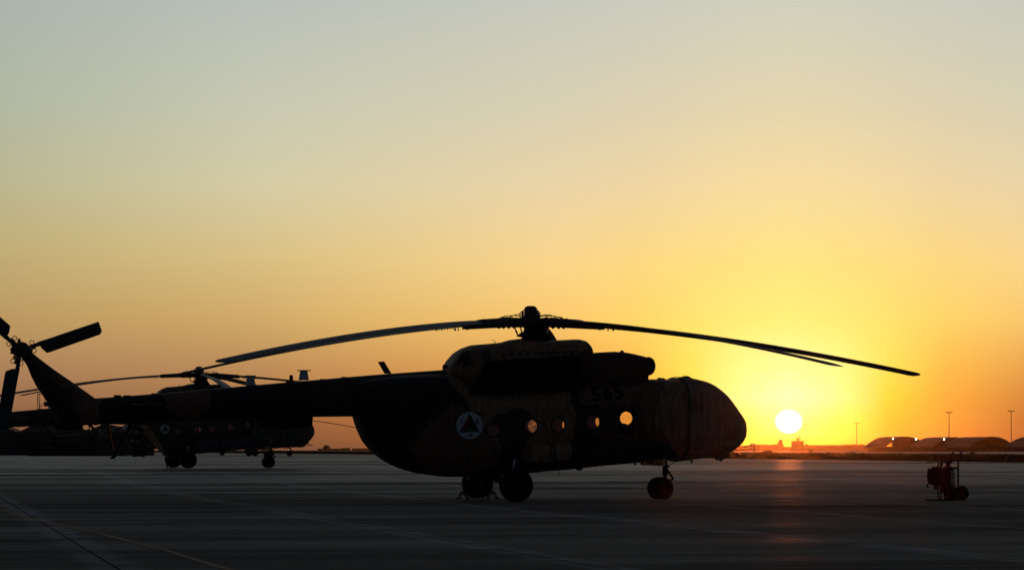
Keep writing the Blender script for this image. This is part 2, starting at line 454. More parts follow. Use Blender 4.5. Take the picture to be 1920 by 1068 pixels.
    glint_boost = smooth(t, spo.outputs[1], 52.0, 150.0)
    t.links.new(math_node(t, 'MULTIPLY', rr.outputs[0], math_node(t, 'SUBTRACT', 1.0, math_node(t, 'MULTIPLY', glint_boost, 0.15))), gs.inputs['Roughness'])
    band = nz(0.07, 12, (0.15, 2.6, 1), 0.84)
    gloss_fac = math_node(t, 'MULTIPLY', linstep(t, band, 0.48, 0.57), 0.016)
    gloss_fac = math_node(t, 'ADD', gloss_fac, math_node(t, 'MULTIPLY', math_node(t, 'MULTIPLY', glint_boost, 0.40), math_node(t, 'ADD', 0.06, linstep(t, band, 0.46, 0.56))))
    gloss_fac = math_node(t, 'ADD', gloss_fac, math_node(t, 'MULTIPLY', pale, 0.004))
    gloss_fac = math_node(t, 'ADD', gloss_fac, 0.002)
    mxs = t.nodes.new('ShaderNodeMixShader'); t.links.new(gloss_fac, mxs.inputs[0]); t.links.new(di.outputs[0], mxs.inputs[1]); t.links.new(gs.outputs[0], mxs.inputs[2])
    t.links.new(mxs.outputs[0], t.nodes['Material Output'].inputs[0])
    bh = math_node(t, 'ADD', math_node(t, 'MULTIPLY', streak, 0.02), math_node(t, 'MULTIPLY', fine, 0.006))
    bp = t.nodes.new('ShaderNodeBump'); bp.inputs['Strength'].default_value = 0.5; bp.inputs['Distance'].default_value = 1.0
    t.links.new(bh, bp.inputs['Height']); t.links.new(bp.outputs[0], gs.inputs['Normal'])
    return m
M['apron'] = apron_mat()
M['grass'] = new_mat('dry infield grass', (0.030, 0.024, 0.013), 1.0, 0.0, 0, 0.5, 0.25)
M['yellow'] = new_mat('worn yellow line', (0.115, 0.095, 0.06), 0.8, 0.05, 0, 0.9, 0.6)
apron = sheet('apron', lambda y: -2600, lambda y: 2600, M['apron'], y1=6000)

# worn yellow guide line across the near apron (follows the same sheet, 4 mm above)
yl = MB(); pts = []
for y, px in ((70, -160), (58, -20), (48, 60), (40, 180), (33, 310), (27, 445), (20, 800)):
    pts.append(((px - 960) / FPX * y, y))
for i, (x, y) in enumerate(pts):
    pass
vs = []; fs = []
for i, (x, y) in enumerate(pts):
    a = Vector(pts[max(0, i - 1)]); b_ = Vector(pts[min(len(pts) - 1, i + 1)]); d = (b_ - a).normalized(); n = Vector((-d.y, d.x)) * 0.055
    vs += [(x + n.x, y + n.y, 0.004), (x - n.x, y - n.y, 0.004)]
    if i: fs.append((2 * i - 2, 2 * i - 1, 2 * i + 1, 2 * i))
o = yl.add(vs, fs).build('yellow_guide_line', M['yellow']); o['kind'] = 'structure'

# dry infield strip between apron and taxiway: low uneven ground with tufts
def xe(y): return 31 - 0.235 * (y - 165)
def xf(y): return 73 - 0.133 * (y - 390)
def infield():
    rnd = random.Random(3); vs = []; fs = []
    ys = [120 + 3.5 * i for i in range(90)] + [440 + 12 * i for i in range(40)] + [950 + 80 * i for i in range(25)]
    nx = 46
    for j, y in enumerate(ys):
        a, b_ = xe(y), max(xf(y), xe(y) + 2)
        for i in range(nx + 1):
            tt = i / nx
            edge = min(tt, 1 - tt) * 2
            h = min(1.0, edge * 9) * (0.03 + 0.05 * rnd.random() + 0.05 * (0.5 + 0.5 * math.sin(y * 0.021 + tt * 9)))
            jx = rnd.uniform(-0.4, 0.4) if 0 < i < nx else rnd.uniform(-0.15, 0.15)
            vs.append((a + (b_ - a) * tt + jx, y, gz(y) + 0.004 + h * min(1.0, 250.0 / y + 0.4)))
    n = nx + 1
    for j in range(len(ys) - 1):
        for i in range(nx): fs.append((j * n + i, j * n + i + 1, (j + 1) * n + i + 1, (j + 1) * n + i))
    o = MB().add(vs, fs).build('infield_ground', M['grass'], ang=180); o['kind'] = 'structure'
    g = MB()
    for k in range(5200):
        y = rnd.uniform(140, 640); a, b_ = xe(y), xf(y); x = rnd.uniform(a, b_)
        if abs(x) > 0.2 * y: continue
        hh = rnd.uniform(0.08, 0.24); w = rnd.uniform(0.05, 0.16); z = gz(y) + 0.02
        for q in range(3):
            an = rnd.uniform(0, PI); dx = math.cos(an) * w; dy = math.sin(an) * w
            g.add([(x - dx, y - dy, z), (x + dx, y + dy, z), (x + dx * rnd.uniform(-1, 1.6), y, z + hh * rnd.uniform(0.6, 1))], [(0, 1, 2)])
    o = g.build('dry_grass', M['grass'], smooth_=False); o['kind'] = 'stuff'; o['label'] = 'tufts of dry grass on the strip beyond the apron'; o['category'] = 'grass'
infield()

# ------------------------------------------------------------------ helicopter
OX, OY = -0.386, 65.4
SY, CY = math.sin(HYAW), math.cos(HYAW)
def loc(px, py=HOR, c=0.0):
    """photo pixel -> side-view coordinates (x forward, z up) of the foreground airframe on its plane y=c"""
    u = (px - 960) / FPX
    x = (u * (OY + CY * c) - OX + SY * c) / (CY - SY * u)
    Y = OY + SY * x + CY * c
    return x, EYE + (HOR - py) / FPX * Y
def lx(px, c=0.0): return loc(px, HOR, c)[0]

BODY = [ # px, top row, bottom row, half width
 (664, 716, 779, .52), (669, 714, 795, .66), (676, 713, 812, .76), (686, 711, 831, .86), (700, 709, 846, .95), (720, 706, 862, 1.03), (750, 704, 877, 1.11),
 (790, 702, 888, 1.19), (840, 702, 893, 1.23), (880, 722, 893.5, 1.25), (920, 730, 891, 1.25), (960, 726, 888.5, 1.25), (1000, 722, 885, 1.25),
 (1050, 718, 881, 1.25), (1100, 714.5, 875.5, 1.25), (1150, 712, 870.5, 1.25), (1200, 711, 866, 1.25), (1240, 711, 862, 1.24), (1275, 711, 859.5, 1.21),
 (1300, 715, 857, 1.12), (1325, 723, 853, .99), (1350, 740, 847, .82), (1370, 762, 839.5, .64), (1384, 780, 830, .46), (1391, 790, 820, .32)]
_bx = [lx(p) for p, *_ in BODY]
bt = pchip(_bx, [loc(p, t)[1] for p, t, b, w in BODY])
bb = pchip(_bx, [loc(p, b)[1] for p, t, b, w in BODY])
bw = pchip(_bx, [w for p, t, b, w in BODY])
NEXP = 3.3
def ring(x, zt, zb, hw, n=NEXP, seg=48, infl=0.0):
    zc = (zt + zb) / 2; hh = (zt - zb) / 2 + infl; hw += infl; g = []
    for i in range(seg):
        a = 2 * PI * i / seg; ca, sa_ = math.cos(a), math.sin(a)
        g.append(Vector((x, math.copysign(abs(ca) ** (2 / n), ca) * hw, zc + math.copysign(abs(sa_) ** (2 / n), sa_) * hh)))
    return g
def hull_y(x, z):
    zt, zb, hw = bt(x), bb(x), bw(x); zc = (zt + zb) / 2; hh = (zt - zb) / 2
    t = min(0.999, abs((z - zc) / hh))
    return hw * (1 - t ** NEXP) ** (1 / NEXP)

def decal(polys, name, mat, parent, off=0.008, fn=None, sub=2):
    """flat figures given in side view, laid on the starboard skin"""
    fn = fn or hull_y
    bm = bmesh.new()
    for poly in polys:
        try: bm.faces.new([bm.verts.new((x, 0, z)) for x, z in poly])
        except ValueError: pass
    bmesh.ops.triangulate(bm, faces=bm.faces[:])
    if sub: bmesh.ops.subdivide_edges(bm, edges=bm.edges[:], cuts=sub, use_grid_fill=True)
    for v in bm.verts: v.co.y = -(fn(v.co.x, v.co.z) + off)
    bmesh.ops.recalc_face_normals(bm, faces=bm.faces[:])
    me = bpy.data.meshes.new(name); bm.to_mesh(me); bm.free(); me.materials.append(mat); me.shade_smooth()
    o = bpy.data.objects.new(name, me); C.objects.link(o); o.parent = parent
    return o
OFFS, SPC = 0.018, 1.0
def text_mesh(txt, size, x0, z0, ang, name, mat, parent, offy):
    cu = bpy.data.curves.new(name, 'FONT'); cu.body = txt; cu.size = size; cu.resolution_u = 4; cu.offset = size * OFFS; cu.space_character = SPC
    to = bpy.data.objects.new(name, cu); C.objects.link(to)
    bpy.context.view_layer.update()
    me = bpy.data.meshes.new_from_object(to.evaluated_get(bpy.context.evaluated_depsgraph_get()))
    bpy.data.objects.remove(to)
    bm = bmesh.new(); bm.from_mesh(me); bmesh.ops.triangulate(bm, faces=bm.faces[:])
    bmesh.ops.subdivide_edges(bm, edges=bm.edges[:], cuts=1, use_grid_fill=True)
    ca, sa_ = math.cos(ang), math.sin(ang)
    for v in bm.verts:
        x = x0 + v.co.x * ca - v.co.y * sa_; z = z0 + v.co.x * sa_ + v.co.y * ca
        v.co = (x, offy(x, z), z)
    bm.to_mesh(me); bm.free(); me.materials.clear(); me.materials.append(mat)
    o = bpy.data.objects.new(name, me); C.objects.link(o); o.parent = parent
    return o

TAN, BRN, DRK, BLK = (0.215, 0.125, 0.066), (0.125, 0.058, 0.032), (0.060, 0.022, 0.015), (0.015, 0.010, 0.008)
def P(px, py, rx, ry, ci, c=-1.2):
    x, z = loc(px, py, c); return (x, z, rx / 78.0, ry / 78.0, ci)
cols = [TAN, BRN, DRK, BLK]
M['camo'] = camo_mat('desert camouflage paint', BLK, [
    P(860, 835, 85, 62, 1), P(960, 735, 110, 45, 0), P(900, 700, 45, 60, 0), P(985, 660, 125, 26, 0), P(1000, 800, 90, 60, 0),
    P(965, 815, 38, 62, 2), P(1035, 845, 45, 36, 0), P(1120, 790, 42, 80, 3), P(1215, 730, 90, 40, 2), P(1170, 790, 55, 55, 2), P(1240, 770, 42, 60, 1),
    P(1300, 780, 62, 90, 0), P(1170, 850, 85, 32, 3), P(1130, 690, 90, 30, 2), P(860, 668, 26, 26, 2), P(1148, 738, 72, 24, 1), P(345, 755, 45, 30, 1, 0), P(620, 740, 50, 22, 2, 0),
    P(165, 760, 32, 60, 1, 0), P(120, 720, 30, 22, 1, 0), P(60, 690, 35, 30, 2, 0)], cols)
OLV, OL2, BLU = (0.075, 0.074, 0.042), (0.035, 0.034, 0.022), (0.035, 0.042, 0.060)
M['camo_olive'] = camo_mat('olive camouflage paint', OL2, [
    P(860, 835, 75, 60, 1), P(1000, 740, 90, 45, 0), P(1250, 780, 90, 60, 0), P(900, 680, 60, 40, 0), P(300, 760, 90, 25, 0), P(1120, 870, 240, 22, 2)], [OLV, OL2, BLU])
M['camo_brown'] = camo_mat('brown camouflage paint', (0.018, 0.016, 0.010), [
    P(860, 835, 75, 60, 1), P(1000, 740, 90, 45, 0), P(1250, 780, 90, 60, 0), P(150, 760, 70, 40, 0), P(80, 700, 50, 40, 1)], [(0.075, 0.058, 0.034), (0.04, 0.024, 0.014)])

def cut(obj, cutters):
    for co in cutters:
        md = obj.modifiers.new('b', 'BOOLEAN'); md.operation = 'DIFFERENCE'; md.object = co; md.solver = 'EXACT'
    bpy.context.view_layer.update()
    dg = bpy.context.evaluated_depsgraph_get()
    me = bpy.data.meshes.new_from_object(obj.evaluated_get(dg))
    obj.modifiers.clear(); old = obj.data; obj.data = me; me.name = obj.name
    for co in cutters: bpy.data.objects.remove(co)

WIN = [(925, 805), (995, 798.5), (1046.5, 796), (1112, 791), (1174, 783.5)]
PORT = [(1001, 798), (1065, 796), (1127.5, 790), (961, 801), (888, 806)]
WR = 0.163
def hub_point():
    return Vector((*[loc(995, 604)[0]], 0, loc(995, 604)[1]))
HUBX, HUBZ = loc(995, 604)

def rotor_blade_mesh():
    b = MB(); R0, R1, D = 1.75, 10.65, 1.25
    def dz(r): return -D * (r / R1) ** 1.6
    prof = [(-0.5, 0.0), (-0.46, .5), (-0.3, 1.0), (-0.05, .95), (0.25, .5), (0.5, 0.08), (0.5, -0.08), (0.25, -.3), (-0.05, -.6), (-0.3, -.65), (-0.46, -.35)]
    rings = []
    rs = list(np.linspace(R0, R1 - 0.25, 30)) + [R1 - .12, R1 - .04, R1]
    for r in rs:
        ch = 0.50; th = 0.038
        if r < R0 + 0.35: ch = 0.30 + 0.2 * (r - R0) / 0.35
        sh = 0.0
        if r > R1 - 0.12: sh = (r - (R1 - 0.12)) / 0.12; ch *= 1 - 0.3 * sh ** 2
        tw = R(9.0 - 4.0 * (r / R1))
        g = []
        for (c_, t_) in prof:
            y = c_ * ch - 0.02; z = t_ * th * (1 - 0.4 * sh)
            g.append((r, y * math.cos(tw) - z * math.sin(tw) * 0, dz(r) + z - y * math.sin(tw)))
        rings.append(g)
    b.loft(rings)
    # root cuff, bolts and the de-icing leads that hang along the inner blade
    b.tube((0.95, 0, dz(.95)), (R0 + .15, 0, dz(R0 + .15)), 0.105, 0.085, 14)
    b.box((1.35, 0, dz(1.35)), (0.5, 0.26, 0.15), bev=0.02)
    b.box((R0 + 0.02, -0.02, dz(R0)), (0.3, 0.3, 0.13), bev=0.02)
    for k in range(10):
        r = 1.1 + 0.12 * k; b.ball((r, 0.02 * (k % 3), dz(r) - 0.075 + 0.012 * (k % 2)), 0.024 + .006 * (k % 3 == 0), 8, 6)
    for k in range(13):
        r = R0 + .3 + 0.055 * k + 0.02 * ((k * 7) % 3); b.ball((r, 0.06, dz(r) - 0.04), 0.011 + 0.004 * (k % 3), 6, 5)
    return b

def build_helicopter():
    root = thing('helicopter', 'big desert-camouflaged transport helicopter with number 565 and covered nose, parked in the foreground', 'helicopter', (OX, OY, 0), HYAW, 'helicopters parked on the apron')
    # --- cabin shell with real window openings
    b = MB(); xs = []
    for i in range(len(_bx) - 1):
        k = 3 if _bx[i + 1] - _bx[i] > 0.35 else 2
        xs += [_bx[i] + (_bx[i + 1] - _bx[i]) * q / k for q in range(k)]
    xs.append(_bx[-1])
    rings = [ring(x, bt(x), bb(x), bw(x)) for x in xs]
    cx = xs[-1]; zc = (bt(cx) + bb(cx)) / 2
    rings.append(ring(cx + 0.05, zc + .12, zc - .12, 0.15)); rings.append(ring(cx + 0.07, zc + .02, zc - .02, 0.03))
    b.loft(rings)
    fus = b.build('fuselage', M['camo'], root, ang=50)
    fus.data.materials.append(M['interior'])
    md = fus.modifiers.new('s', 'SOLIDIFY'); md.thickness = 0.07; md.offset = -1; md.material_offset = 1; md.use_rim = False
    cutters = []
    def cyl(px, py, c0, side):
        x, z = loc(px, py, c0)
        m = MB().tube((x, side * 0.35, z), (x, side * 1.6, z), WR, WR, 32)
        cutters.append(m.build('cutter', M['camo'], root, smooth_=False))
    for px, py in WIN: cyl(px, py, -1.22, -1)
    for px, py in PORT: cyl(px, py, 1.22, 1)
    x0, z0 = loc(1148, 838, 1.22); x1, z1 = loc(1206, 745, 1.22)
    cutters.append(MB().box(((x0 + x1) / 2, 1.1, (z0 + z1) / 2), (x1 - x0, 1.0, z1 - z0)).build('cutter', M['camo'], root, smooth_=False))
    cut(fus, cutters)
    fus.data.shade_smooth(); fus.data.set_sharp_from_angle(angle=R(40))
    # cabin floor and seats (what shows through the windows)
    b = MB(); xa, xb = lx(885), lx(1225)
    b.box(((xa + xb) / 2, 0, 0.98), (xb - xa, 1.8, 0.05))
    b.box((xb, 0, 1.6), (0.06, 1.95, 1.5))
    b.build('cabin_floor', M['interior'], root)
    b = MB(); x, z = loc(1171, 806, 0.9)
    b.box((x + .05, 0.95, z - 0.32), (0.5, 0.35, 0.08)); b.box((x + .05, 1.1, z - .2), (0.45, 0.05, 0.26))
    b.tube((x, .95, z - 0.3), (x, .95, z + 0.02), 0.02); b.ball((x - .03, .95, z + .04), .035); b.ball((x + .05, .95, z + .03), .028); b.tube((x + .05, .95, z - 0.3), (x + .05, .95, z + 0.02), 0.018)
    for px in (1168, 1172.5): kx, kz = loc(px, 795.5, .9); b.ball((kx, .9, kz), .035, 10, 8).tube((kx, .9, kz - .25), (kx, .9, kz), .018, .018, 8)
    b.build('cabin_seat', M['black_metal'], root)
    # window panes and frames
    for i, (px, py) in enumerate(WIN):
        x, z = loc(px, py, -1.22); y = -hull_y(x, z)
        w = MB().tube((x, y + 0.035, z), (x, y + 0.045, z), WR + .01, WR + .01, 32).build('window', M['glass'], root)
        MB().torus((x, y - 0.002, z), WR + 0.012, 0.014, 'Y', 36, 8).build('window_frame', M['black_metal'], w)
    for i, (px, py) in enumerate(PORT):
        x, z = loc(px, py, 1.22); y = hull_y(x, z)
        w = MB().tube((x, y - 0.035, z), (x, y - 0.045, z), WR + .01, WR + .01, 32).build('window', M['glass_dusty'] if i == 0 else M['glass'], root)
        MB().torus((x, y + 0.002, z), WR + 0.012, 0.014, 'Y', 36, 8).build('window_frame', M['black_metal'], w)
    # dark emergency hatch around the front window with pale outline
    x, z = loc(1175, 790, -1.25); hx, hz_, rr = 0.225, 0.335, 0.08
    def rrect(hx, hz_, rr, n=6):
        pts = []
        for (sx, sz, a0) in ((1, 1, 0), (-1, 1, 90), (-1, -1, 180), (1, -1, 270)):
            for k in range(n + 1):
                a = R(a0 + 90 * k / n); pts.append((x + sx * (hx - rr) + rr * math.cos(a), z + sz * (hz_ - rr) + rr * math.sin(a)))
        return pts
    wx, wz = loc(1174, 783.5, -1.22)
    def ringpoly(outer, inner):
        n = len(outer); return [[outer[i], outer[(i + 1) % n], inner[(i + 1) % n], inner[i]] for i in range(n)]
    outer = rrect(hx, hz_, rr)
    inner = [(wx + (WR + .02) * math.cos(2 * PI * k / 48), wz + (WR + .02) * math.sin(2 * PI * k / 48)) for k in range(48)]
    def on_edge(p):
        d = (p[0] - wx, p[1] - wz); best = None
        for (ax_, az_), (bx_, bz_) in zip(outer, outer[1:] + outer[:1]):
            ex, ez = bx_ - ax_, bz_ - az_; den = d[0] * ez - d[1] * ex
            if abs(den) < 1e-9: continue
            t_ = ((ax_ - wx) * ez - (az_ - wz) * ex) / den; s_ = ((ax_ - wx) * d[1] - (az_ - wz) * d[0]) / den
            if t_ > 0 and -1e-6 <= s_ <= 1 + 1e-6 and (best is None or t_ > best): best = t_
        return (wx + d[0] * best, wz + d[1] * best)
    outer2 = [on_edge(p) for p in inner]
    hatch = decal(ringpoly(outer2, inner), 'emergency_hatch', M['cover_black'], root, 0.006, sub=1)
    decal(ringpoly(rrect(hx + .02, hz_ + .02, rr + .02), rrect(hx + .004, hz_ + .004, rr)), 'hatch_outline', M['pale_line'], hatch, 0.008, sub=0)
    # corner brackets of the second marked window
    cr = []
    for (px, py, sx, sz) in ((1143, 768, -1, -1), (1143, 800, -1, 1), (1080, 771, 1, -1), (1080, 805, 1, 1)):
        x, z = loc(px, py, -1.25); a, w = 0.075, 0.018
        cr.append([(x, z), (x + sx * a, z), (x + sx * a, z + sz * w), (x, z + sz * w)]); cr.append([(x, z + sz * w), (x + sx * w, z + sz * w), (x + sx * w, z + sz * a), (x, z + sz * a)])
    x, z = loc(1098, 768, -1.25); cr.append([(x, z), (x + .38, z + .03), (x + .38, z + .042), (x, z + .012)])
    for k in (0, 2, 4, 6): decal(cr[k:k + 2], 'rescue_bracket', M['pale_line'], root, 0.009, sub=0)
    decal(cr[8:], 'rescue_marking', M['pale_line'], root, 0.009, sub=0)
    # roundel
    x, z = loc(880.5, 797, -1.25); rr = 0.327
    circ = [(x + rr * math.cos(2 * PI * k / 40), z + rr * math.sin(2 * PI * k / 40)) for k in range(40)]
    tris = [[(x, z), circ[k], circ[(k + 1) % 40]] for k in range(40)]
    rd = decal(tris, 'roundel', M['white_mark'], root, 0.006, sub=1)
    T = (x - .0, z + 0.285); A = (x - .245, z - 0.165); B = (x + .245, z - 0.155); G = (x + .01, z - .045)
    decal([[T, A, G]], 'red_triangle', M['red_mark'], rd, 0.011); decal([[T, G, B]], 'black_triangle', M['black_mark'], rd, 0.011); decal([[A, B, G]], 'green_triangle', M['green_mark'], rd, 0.011)
    def stroke(pts, w):
        out = []
        for (a, b_) in zip(pts[:-1], pts[1:]):
            d = Vector((b_[0] - a[0], b_[1] - a[1])).normalized() * w; n = Vector((-d.y, d.x)); e = d * .4
            out.append([(a[0] + n.x - e.x, a[1] + n.y - e.y), (a[0] - n.x - e.x, a[1] - n.y - e.y), (b_[0] - n.x + e.x, b_[1] - n.y + e.y), (b_[0] + n.x + e.x, b_[1] + n.y + e.y)])
        return out
    def O(pts): return [(x + a, z + b_) for a, b_ in pts]
    st = stroke(O([(-.19, .125), (-.188, .055)]), .009)
    st += stroke(O([(.20, .115), (.165, .115), (.165, .085), (.2, .085), (.2, .115), (.205, .06), (.18, .035), (.145, .04), (.135, .06)]), .008) + stroke(O([(.172, .15), (.18, .15)]), .009) + stroke(O([(.195, .15), (.203, .15)]), .009)
    st += stroke(O([(-.05, -.255), (.06, -.255), (.045, -.21), (.01, -.235), (.03, -.25)]), .009) + stroke(O([(-.005, -.195), (.01, -.22)]), .008)
    decal(st[:1], 'letter', M['black_mark'], rd, 0.012, sub=0)
    decal(st[1:11], 'letter', M['black_mark'], rd, 0.012, sub=0)
    decal(st[11:], 'letter', M['black_mark'], rd, 0.012, sub=0)
    global OFFS, SPC
    OFFS, SPC = 0.035, 1.22
    ux, uz = loc(1111, 751, -1.2)
    num = text_mesh('565', 0.47, ux, uz, R(5), 'number', M['black_mark'], root, lambda x, z: -(hull_y(x, z) + 0.008))
    OFFS, SPC = 0.018, 1.0
    # --- canvas cover over the nose, drawn in folds
    b = MB(); rings = []; xs = np.linspace(lx(1291, -1.2), lx(1390.5), 22); rnd = random.Random(5)
    ph = [rnd.uniform(0, 6.28) for _ in range(6)]
    segn = 72
    for k, x in enumerate(xs):
        g = ring(x, bt(x), bb(x), bw(x), seg=segn, infl=0.03); zc = (bt(x) + bb(x)) / 2; gg = []
        for i, p in enumerate(g):
            a = 2 * PI * i / segn
            f = 0.010 * math.sin(9 * a + ph[0] + 2.2 * x) + 0.008 * math.sin(17 * a + ph[1] - 3.1 * x) + 0.006 * math.sin(27 * a + ph[2] + 2 * x) + rnd.uniform(-.002, .002)
            dn = Vector((0, p.y, p.z - zc)); l_ = dn.length
            if math.sin(a) < -0.6: f += 0.018 * (0.5 + 0.5 * math.sin(7 * x + 4 * a)) * min(1, k / 4)
            gg.append(p + dn / max(l_, 1e-3) * (f + 0.012))
        rings.append(gg)
    xe_ = xs[-1]; zc = (bt(xe_) + bb(xe_)) / 2 - 0.02
    for (dx, s_) in ((0.03, 0.86), (0.06, 0.66), (0.08, 0.40), (0.088, 0.1)):
        rings.append([Vector((xe_ + dx, p.y * s_, zc + (p.z - zc) * s_)) for p in rings[21]])
    b.loft(rings)
    for (px, py) in ((1340, 861), (1347, 863), (1352, 859), (1360, 857)):
        x, z = loc(px, py); b.ball((x, -.2, z + .05), .055, 8, 6, (1, 1, 1.3))
    cov = b.build('nose_cover', M['canvas'], root, ang=60)
    b = MB(); x = lx(1291.5, -1.2)
    g = ring(x, bt(x), bb(x), bw(x), seg=48, infl=0.055); g.append(g[0]); b.poly(g, 0.009, 6)
    for i in range(0, 48, 2): b.box(g[i], (0.05, 0.02, 0.02))
    b.tube((x - .25, -0.95, bt(x) - .02), (x + .05, -.6, bt(x) + .07), .01)
    b.build('lacing', M['rope'], cov)
    # wiper / lamp lumps at the roof edge
    for pr_ in (((1231, 711, .05), (1237, 711, .04)), ((1281, 709, .07), (1286, 711, .06))):
        b = MB()
        for (px, py, r) in pr_:
            x, z = loc(px, py); b.ball((x, -.3, z), r, 10, 7, (1.5, 1, .8))
        b.build('roof_fitting', M['black_metal'], root)
    # --- engine cowling
    CW = [(834, 694, .42), (838, 683, .62), (845, 672, .78), (856, 660, .90), (868, 652, .96), (882, 647, 1.0), (900, 645.5, 1.0), (930, 643, 1.0), (942, 641, 1.0), (955, 637, 1.0),
          (968, 635.5, 1.0), (985, 638.5, 1.0), (1005, 640, 1.0), (1040, 638, 1.0), (1070, 636.5, 1.0), (1080, 636.5, 1.0), (1090, 639, .98), (1096, 645, .94), (1099, 654, .88), (1101, 668, .8)]
    b = MB(); rings = []
    for px, ty, hw in CW:
        x, zt = loc(px, ty); zb = bt(x) - 0.25 if px > 860 else bt(x) - .1
        rings.append(ring(x, zt, zb, hw, 3.2, 40))
    b.loft(rings)
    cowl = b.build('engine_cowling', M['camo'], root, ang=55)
    def cowl_y(x, z):
        return cw_w(x)
    cw_x = [lx(p) for p, _, _ in CW]; cw_w0 = pchip(cw_x, [w for _, _, w in CW]); cw_t = pchip(cw_x, [loc(p, t)[1] for p, t, _ in CW])
    def cowl_y(x, z):
        zt = cw_t(x); zb = bt(x) - .25; zc = (zt + zb) / 2; t = min(.995, abs((z - zc) / ((zt - zb) / 2))); return cw_w0(x) * (1 - t ** 3.2) ** (1 / 3.2)
    # louvred outlet and cooling slots
    b = MB(); x, z = loc(879, 671, -.95)
    for k in range(7):
        zz = z + .16 - .053 * k; w = math.sqrt(max(0.01, 1 - ((zz - z) / .2) ** 2)) * .24
        b.box((x, -(cowl_y(x, zz) + .012), zz), (w * 2, .05, .02), ry=0.05)
    b.build('louvre', M['black_metal'], cowl)
    sl = []
    for k in range(4):
        a, c_ = loc(906 + 4.2 * k, 657 - .2 * k, -1); d, e = loc(906.5 + 4.2 * k, 675, -1); sl.append([(a, c_), (a + .03, c_), (d + .03, e), (d, e)])
    sl.append([loc(938, 665, -1), loc(1085, 657, -1), loc(1085, 658, -1), loc(938, 666.3, -1)]); sl.append([loc(944, 666, -1), loc(947, 666, -1), loc(948, 674, -1), loc(945, 674, -1)])
    for k in range(9):
        px = 960 + 14 * k; sl.append([loc(px, 661 + k % 2, -1), loc(px + 4, 661 + k % 2, -1), loc(px + 4, 664 + k % 3, -1), loc(px, 664 + k % 3, -1)])
    decal(sl, 'cooling_slot', M['cover_black'], cowl, .006, cowl_y, sub=1)
    # black folding panel along the engine side
    pan = [loc(913, 677, -1.1), loc(1068, 666, -1.1), loc(1080, 669, -1.1), loc(1087, 680, -1.1), loc(1088, 724, -1.1), loc(1082, 729, -1.1), loc(880, 737, -1.1)]
    b = MB().prism(pan, -1.16, -1.01); b.build('engine_side_panel', M['cover_black'], root, ang=30)
    # engine intakes with dust filters
    for side in (-1, 1):
        b = MB(); rings = []
        for px, ty, by, hw in ((1090, 663, 726, .50), (1120, 660.5, 724, .50), (1150, 659, 722, .49), (1170, 660.5, 719, .48), (1188, 664, 717, .46), (1203, 667.5, 715, .40), (1208, 669, 713, .36)):
            x, zt = loc(px, ty, side * .4); zb = loc(px, by, side * .4)[1] - .1
            g = ring(x, zt, zb, hw, 2.6, 32); rings.append([p + Vector((0, side * .47, 0)) for p in g])
        b.loft(rings)
        nac = b.build('engine_nacelle', M['camo'], root, ang=55)
        x, z = loc(1211, 686, side * .47)
        prof = [(0.0, -.08), (.12, -.08), (.16, -.02), (.19, 0.0), (.222, .02), (.232, .07), (.215, .13), (.165, .19), (.09, .225), (0.0, .235)]
        MB().lathe((x, side * .47, z), prof, 'X', 28).build('intake_filter', M['black_metal'], nac)
    x, z = loc(1166, 658, -.47); MB().box((x, -.47, z - .04), (.09, .1, .12), bev=.02).build('nacelle_light', M['black_metal'], root)
    x, z = loc(834, 687); MB().ball((x, 0, z), .06, 10, 7).build('beacon_light', M['black_metal'], root)
    b = MB(); x, z = loc(924, 643); b.tube((x, -.2, z - .03), (x, -.2, z + .06), .006, seg=6); b.tube((x - .08, -.2, z + .06), (x + .01, -.2, z + .055), .005, seg=6); b.tube((x + .03, -.2, z - .03), (x + .03, -.2, z + .03), .006, seg=6)
    b.build('whip_antenna', M['black_metal'], root)
    # --- tail boom
    b = MB(); rings = []
    TB = [(104, 762, 784, .16), (110, 756, 792, .26), (122, 752, 796, .30), (150, 748, 796.5, .31), (190, 745.5, 795.5, .325), (300, 737, 792, .36), (400, 728.5, 788, .39), (500, 719.5, 784.5, .42), (600, 711, 781, .45), (680, 704, 780.5, .48), (760, 698, 782, .52), (860, 691, 786, .56)]
    fx = [lx(p) for p, *_ in TB]; ft = pchip(fx, [loc(p, t)[1] for p, t, *_ in TB]); fb = pchip(fx, [loc(p, q)[1] for p, _, q, _ in TB]); fw = pchip(fx, [w for *_, w in TB])
    for x in list(fx[:4]) + list(np.linspace(fx[3] + .3, fx[-1], 24)): rings.append(ring(x, ft(x), fb(x), fw(x), 2.1, 32))
    b.loft(rings)
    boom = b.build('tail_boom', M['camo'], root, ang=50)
    b = MB(); rings = []
    for (px, ty, by, hw) in ((478, 783, 786, .1), (488, 778, 799, .26), (505, 776, 803, .3), (540, 776, 804, .3), (575, 776, 801, .3), (583, 776, 799, .28), (585, 778, 786, .2)):
        x, zt = loc(px, ty); zb = loc(px, by)[1]; rings.append(ring(x, zt, zb, hw, 5, 24))
    b.loft(rings); b.build('radar_fairing', M['black_metal'], boom, ang=40)
    b = MB()
    for (px, py, l_, h) in ((220, 743, .16, .035), (238, 742, .16, .018), (288, 738, .1, .015), (610, 711, .25, .012), (645, 708, .12, .025), (540, 716, .1, .02)):
        x, z = loc(px, py); MB().box((x, 0, z), (l_, .1, h * 2)).build('boom_fitting', M['black_metal'], boom)
    for (p, h) in (((461, 722), 17), ((561, 713), 18)):
        px, py = p
        q = [loc(px - 1, py), loc(px + 18, py - 1), loc(px + 15, py - h), loc(px + 2, py - h)]
        a = MB().prism(q, -.03, .03).build('antenna', M['pale_antenna'], boom)
        x, z = loc(px + 9, py - h); MB().box((x, 0, z + .01), (.32 if h > 17 else .24, .12, .022)).build('antenna_cap', M['black_metal'], a)
